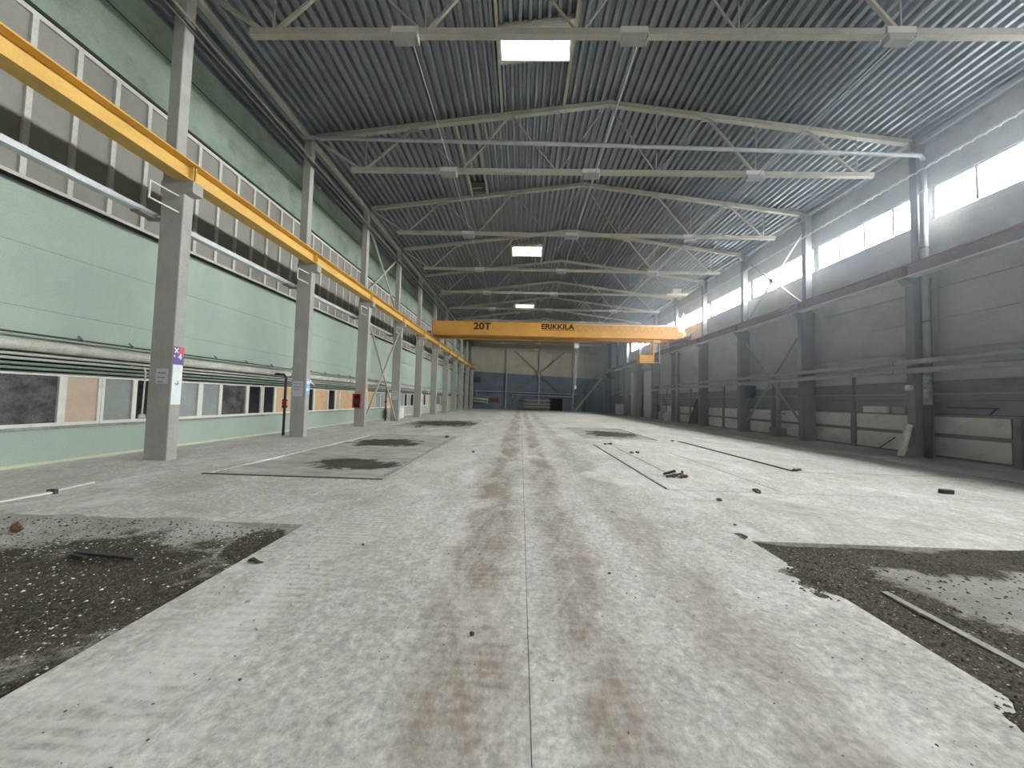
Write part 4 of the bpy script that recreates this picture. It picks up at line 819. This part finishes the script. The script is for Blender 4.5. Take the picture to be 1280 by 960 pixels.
obj('end_doorway', MB().box(5.6, 7.9, YB - 0.06, YB - 0.005, 0, 2.35).box(5.5, 5.6, YB - 0.09, YB - 0.005, 0, 2.45).box(7.9, 8.0, YB - 0.09, YB - 0.005, 0, 2.45), plain('doorway_black', (0.008, 0.008, 0.009)), kind='structure', label='black doorway in the far end wall', cat='doorway')
e = wallbox('wall_speaker', -8.95, -8.0, YB - 0.5, YB - 0.02, 5.1, 6.15, 'dark', 'black box high on the blue end wall at left', 'speaker')
e = empty('air_duct', (-8, YB - 0.6, 1.2), 'two stacked pale air ducts at the left of the blue end wall', 'duct')
for z in (1.85, 1.35): obj('duct_section', MB().tube([(-9.2, YB - 0.5, z + 0.1), (-6.6, YB - 0.5, z - 0.08)], 0.2, 10), 'pipe_l', e, smooth=True)
obj('duct_collar', MB().box(-6.6, -6.4, YB - 0.75, YB - 0.1, 1.0, 2.0), 'pipe_l', e)
wallbox('notice_case', -6.0, -4.3, YB - 0.12, YB - 0.02, 1.35, 2.15, 'rust', 'red-brown panel on the blue end wall', 'panel')
e = empty('pipe_rack', (3.0, YB - 1.6, 0), 'low steel rack with pale rails before the far end wall', 'rack')
for x in (0.9, 3.1, 5.4): obj('rack_post', MB().box(x - 0.05, x + 0.05, YB - 1.6, YB - 1.5, 0, 1.95), 'plate', e)
for z in (0.6, 1.15, 1.85): obj('rack_rail', MB().box(0.6, 5.6, YB - 1.65, YB - 1.55, z, z + 0.12), 'steel_w', e)
obj('rack_load', MB().box(1.0, 5.3, YB - 1.5, YB - 0.9, 0.2, 0.55).box(1.4, 4.8, YB - 1.5, YB - 0.9, 0.75, 1.1), 'plate', e); obj('rack_shelf', MB().box(-0.5, 1.0, YB - 1.6, YB - 1.0, 1.65, 1.9), 'wine', e)
e = empty('steel_stair', (12.5, YB - 2, 0), 'steel stair climbing to a landing in the far right corner', 'stairs')
sa, sb = Vector((10.05, 0, 0.05)), Vector((15.0, 0, 6.35))
for yy, mm in ((YB - 2.3, 'steel_w'), (YB - 1.2, 'plate')):
    obj('stringer', MB().bar((sa.x, yy, sa.z), (sb.x, yy, sb.z), 0.08, 0.32, (0, 1, 0)), mm, e)
    obj('handrail', MB().tube([(sa.x - 0.5, yy, sa.z + 0.9), (sb.x - 0.5, yy, sb.z + 0.9)], 0.035, 6), 'plate', e)
for k_ in range(26):
    t = (k_ + 0.5) / 26; p = sa.lerp(sb, t); obj('tread', MB().box(p.x - 0.13, p.x + 0.13, YB - 2.28, YB - 1.22, p.z + 0.02, p.z + 0.05), 'plate', e)
obj('landing', MB().box(15.0, 17.25, YB - 2.4, YB - 0.02, 6.22, 6.36), 'steel_w', e)
for x in (15.3, 16.6): obj('landing_post', MB().box(x - 0.07, x + 0.07, YB - 2.3, YB - 2.16, 0, 6.22), 'plate', e)
for x in (15.1, 16.1, 17.1): obj('guard_post', MB().box(x - 0.03, x + 0.03, YB - 2.38, YB - 2.32, 6.36, 7.4), 'plate', e)
wallbox('tall_cabinet', 16.0, 17.1, 58.6, 61.6, -0.05, 1.7, 'board_w', 'pale cabinets by the window wall near the stair', 'cabinet')
wallbox('blue_curtain_panel', 12.2, 12.3, YB - 0.9, YB - 0.1, 0, 4.4, 'blue_dark', 'dark blue panel under the steel stair', 'panel')

# ------------------------------------------------------------------ loose things on the floor
def thing(name, mb, mat, label, cat, group=None, smooth=False): return obj(name, mb, mat, None, label, cat, group, None, smooth)
e = empty('metal_strip', (-8.1, 6.0, 0), 'long bent pale metal strip lying beside the green wall', 'metal strip')
obj('strip_piece', MB().bar((-8.2, 5.0, 0.03), (-8.05, 6.15, 0.03), 0.09, 0.03), 'frame_w', e); obj('strip_piece', MB().bar((-8.06, 6.1, 0.045), (-8.1, 6.75, 0.06), 0.08, 0.025), 'frame_w', e); obj('strip_clip', MB().box(-8.13, -7.99, 6.1, 6.16, 0.0, 0.08), 'dark', e)
thing('iron_bar', MB().bar((-4.95, 4.02, -0.005), (-4.16, 3.93, 0.0), 0.05, 0.03).bar((-4.95, 3.98, -0.01), (-4.72, 3.92, -0.01), 0.04, 0.02), 'dark', 'black flat iron bar lying in the left soil pit', 'iron bar')
thing('rusty_lump', MB().rock((-6.47, 4.57, 0.03), 0.075, 1.0).rock((-6.41, 4.55, 0.01), 0.05, 0.8), 'rust', 'red-brown rusty lump at the back of the left soil pit', 'lump')
thing('paper_scrap', MB().tube([(-2.93, 3.96, 0.012), (-2.87, 3.95, 0.03), (-2.80, 3.92, 0.016), (-2.74, 3.93, 0.01)], [0.012, 0.022, 0.018, 0.006], 6).rock((-2.9, 3.97, 0.012), 0.028), 'stone_d', 'dark curled scrap at the edge of the left soil pit', 'scrap')
thing('stone', MB().rock((-0.33, 2.88, 0.018), 0.026), 'stone_d', 'dark pebble lying alone on the middle of the floor', 'stone')
for (x, y, r0, m_, lb) in ((-1.75, 2.35, 0.014, 'stone_d', 'small dark pebble left of the middle, nearest the viewer'), (-2.55, 3.35, 0.02, 'chip_w', 'white chip beside the tyre marks right of the left pit'), (-2.35, 3.2, 0.022, 'stone', 'grey stone beside the white chip right of the left pit'),
                          (-2.0, 2.85, 0.016, 'chip_w', 'flat pale chip near the tyre marks'), (-1.9, 4.5, 0.02, 'stone_d', 'dark stone beyond the tyre marks'), (3.9, 7.2, 0.05, 'stone_d', 'dark clod right of the joint line crossing the floor'),
                          (3.35, 5.75, 0.03, 'stone_d', 'dark clod just beyond the right gravel pit'), (1.0, 4.0, 0.02, 'stone_d', 'pebble right of the floor joint'), (1.6, 6.2, 0.03, 'stone', 'grey stone midway to the debris heap'), (-1.6, 12.5, 0.06, 'stone_d', 'dark lump on the pale floor left of the joint, farther away')):
    thing('stone', MB().rock((x, y, r0 * 0.4), r0), m_, lb, 'stone', 'loose stones on the floor')
thing('black_block', MB().cbox(9.52, 9.76, 8.42, 8.56, 0, 0.09, 0.02), 'dark', 'small black block on the pale floor at right', 'block')
e = empty('debris_heap', (4.0, 9.35, 0), 'heap of black sticks, bricks and white scraps on the right floor', 'debris')
obj('stick', MB().bar((3.72, 9.5, 0.04), (4.0, 9.45, 0.14), 0.08, 0.05), 'dark', e); obj('stick', MB().bar((3.7, 9.25, 0.03), (4.15, 9.4, 0.08), 0.05, 0.05), 'dark', e); obj('stick', MB().bar((4.05, 9.2, 0.03), (4.2, 9.5, 0.12), 0.06, 0.05), 'rust', e)
for (x, y, r0, m_) in ((4.05, 9.3, 0.07, 'chip_w'), (4.18, 9.33, 0.09, 'rust'), (3.9, 9.28, 0.06, 'stone_d'), (4.0, 9.5, 0.08, 'stone'), (4.24, 9.45, 0.05, 'stone_d')): obj('lump', MB().rock((x, y, r0 * 0.4), r0), m_, e)
for (x, y, lb) in ((4.28, 13.6, 'dark clump between the two floor grooves'), (3.9, 16.2, 'dark clump at the far end of the floor grooves'), (8.1, 10.9, 'dark clump at the near end of the long dark groove'), (7.7, 18.4, 'dark clump at the far end of the long dark groove'), (5.2, 8.0, 'dark clump on the cross joint of the right floor'), (-3.4, 17.2, 'dark clump at the far edge of the dusty left pit'), (-6.3, 22.2, 'dark clump before the damp far pit')):
    b_ = MB()
    for _ in range(4): b_.rock((x + random.uniform(-.15, .15), y + random.uniform(-.15, .15), 0.02), random.uniform(0.05, 0.09))
    thing('soil_clump', b_, 'stone_d', lb, 'clump', 'soil clumps on the floor')
thing('groove_bar', MB().bar((7.9, 10.75, 0.0), (7.9, 18.2, 0.0), 0.08, 0.06), 'dark', 'long dark steel bar lying in the right floor groove', 'steel bar')
thing('groove_bar', MB().bar((3.21, 8.1, -0.01), (3.21, 15.9, -0.01), 0.05, 0.05), 'grey_steel', 'thin grey steel rail let into the floor beside the debris heap', 'steel bar')
thing('pit_strip', MB().bar((3.83, 3.95, -0.058), (3.79, 1.6, -0.055), 0.075, 0.03), 'stone', 'pale concrete strip lying lengthwise in the right gravel pit', 'strip')

# ------------------------------------------------------------------ thin haze box added at right for the bluish veil of window glare
m = bpy.data.materials.new('glare_haze'); m.use_nodes = True; nt = m.node_tree
nt.nodes.remove(nt.nodes['Principled BSDF']); vsc = nt.nodes.new('ShaderNodeVolumeScatter')
vsc.inputs['Color'].default_value = (0.70, 0.82, 1.0, 1); vsc.inputs['Density'].default_value = 0.0045; vsc.inputs['Anisotropy'].default_value = 0.55
nt.links.new(vsc.outputs[0], nt.nodes['Material Output'].inputs['Volume'])
obj('glare_haze', MB().box(5.0, XWR - 0.01, 0.5, 46.0, 0.05, 13.3), m, kind='stuff', label='thin bluish haze standing in for glare from the strip windows at right', cat='haze')
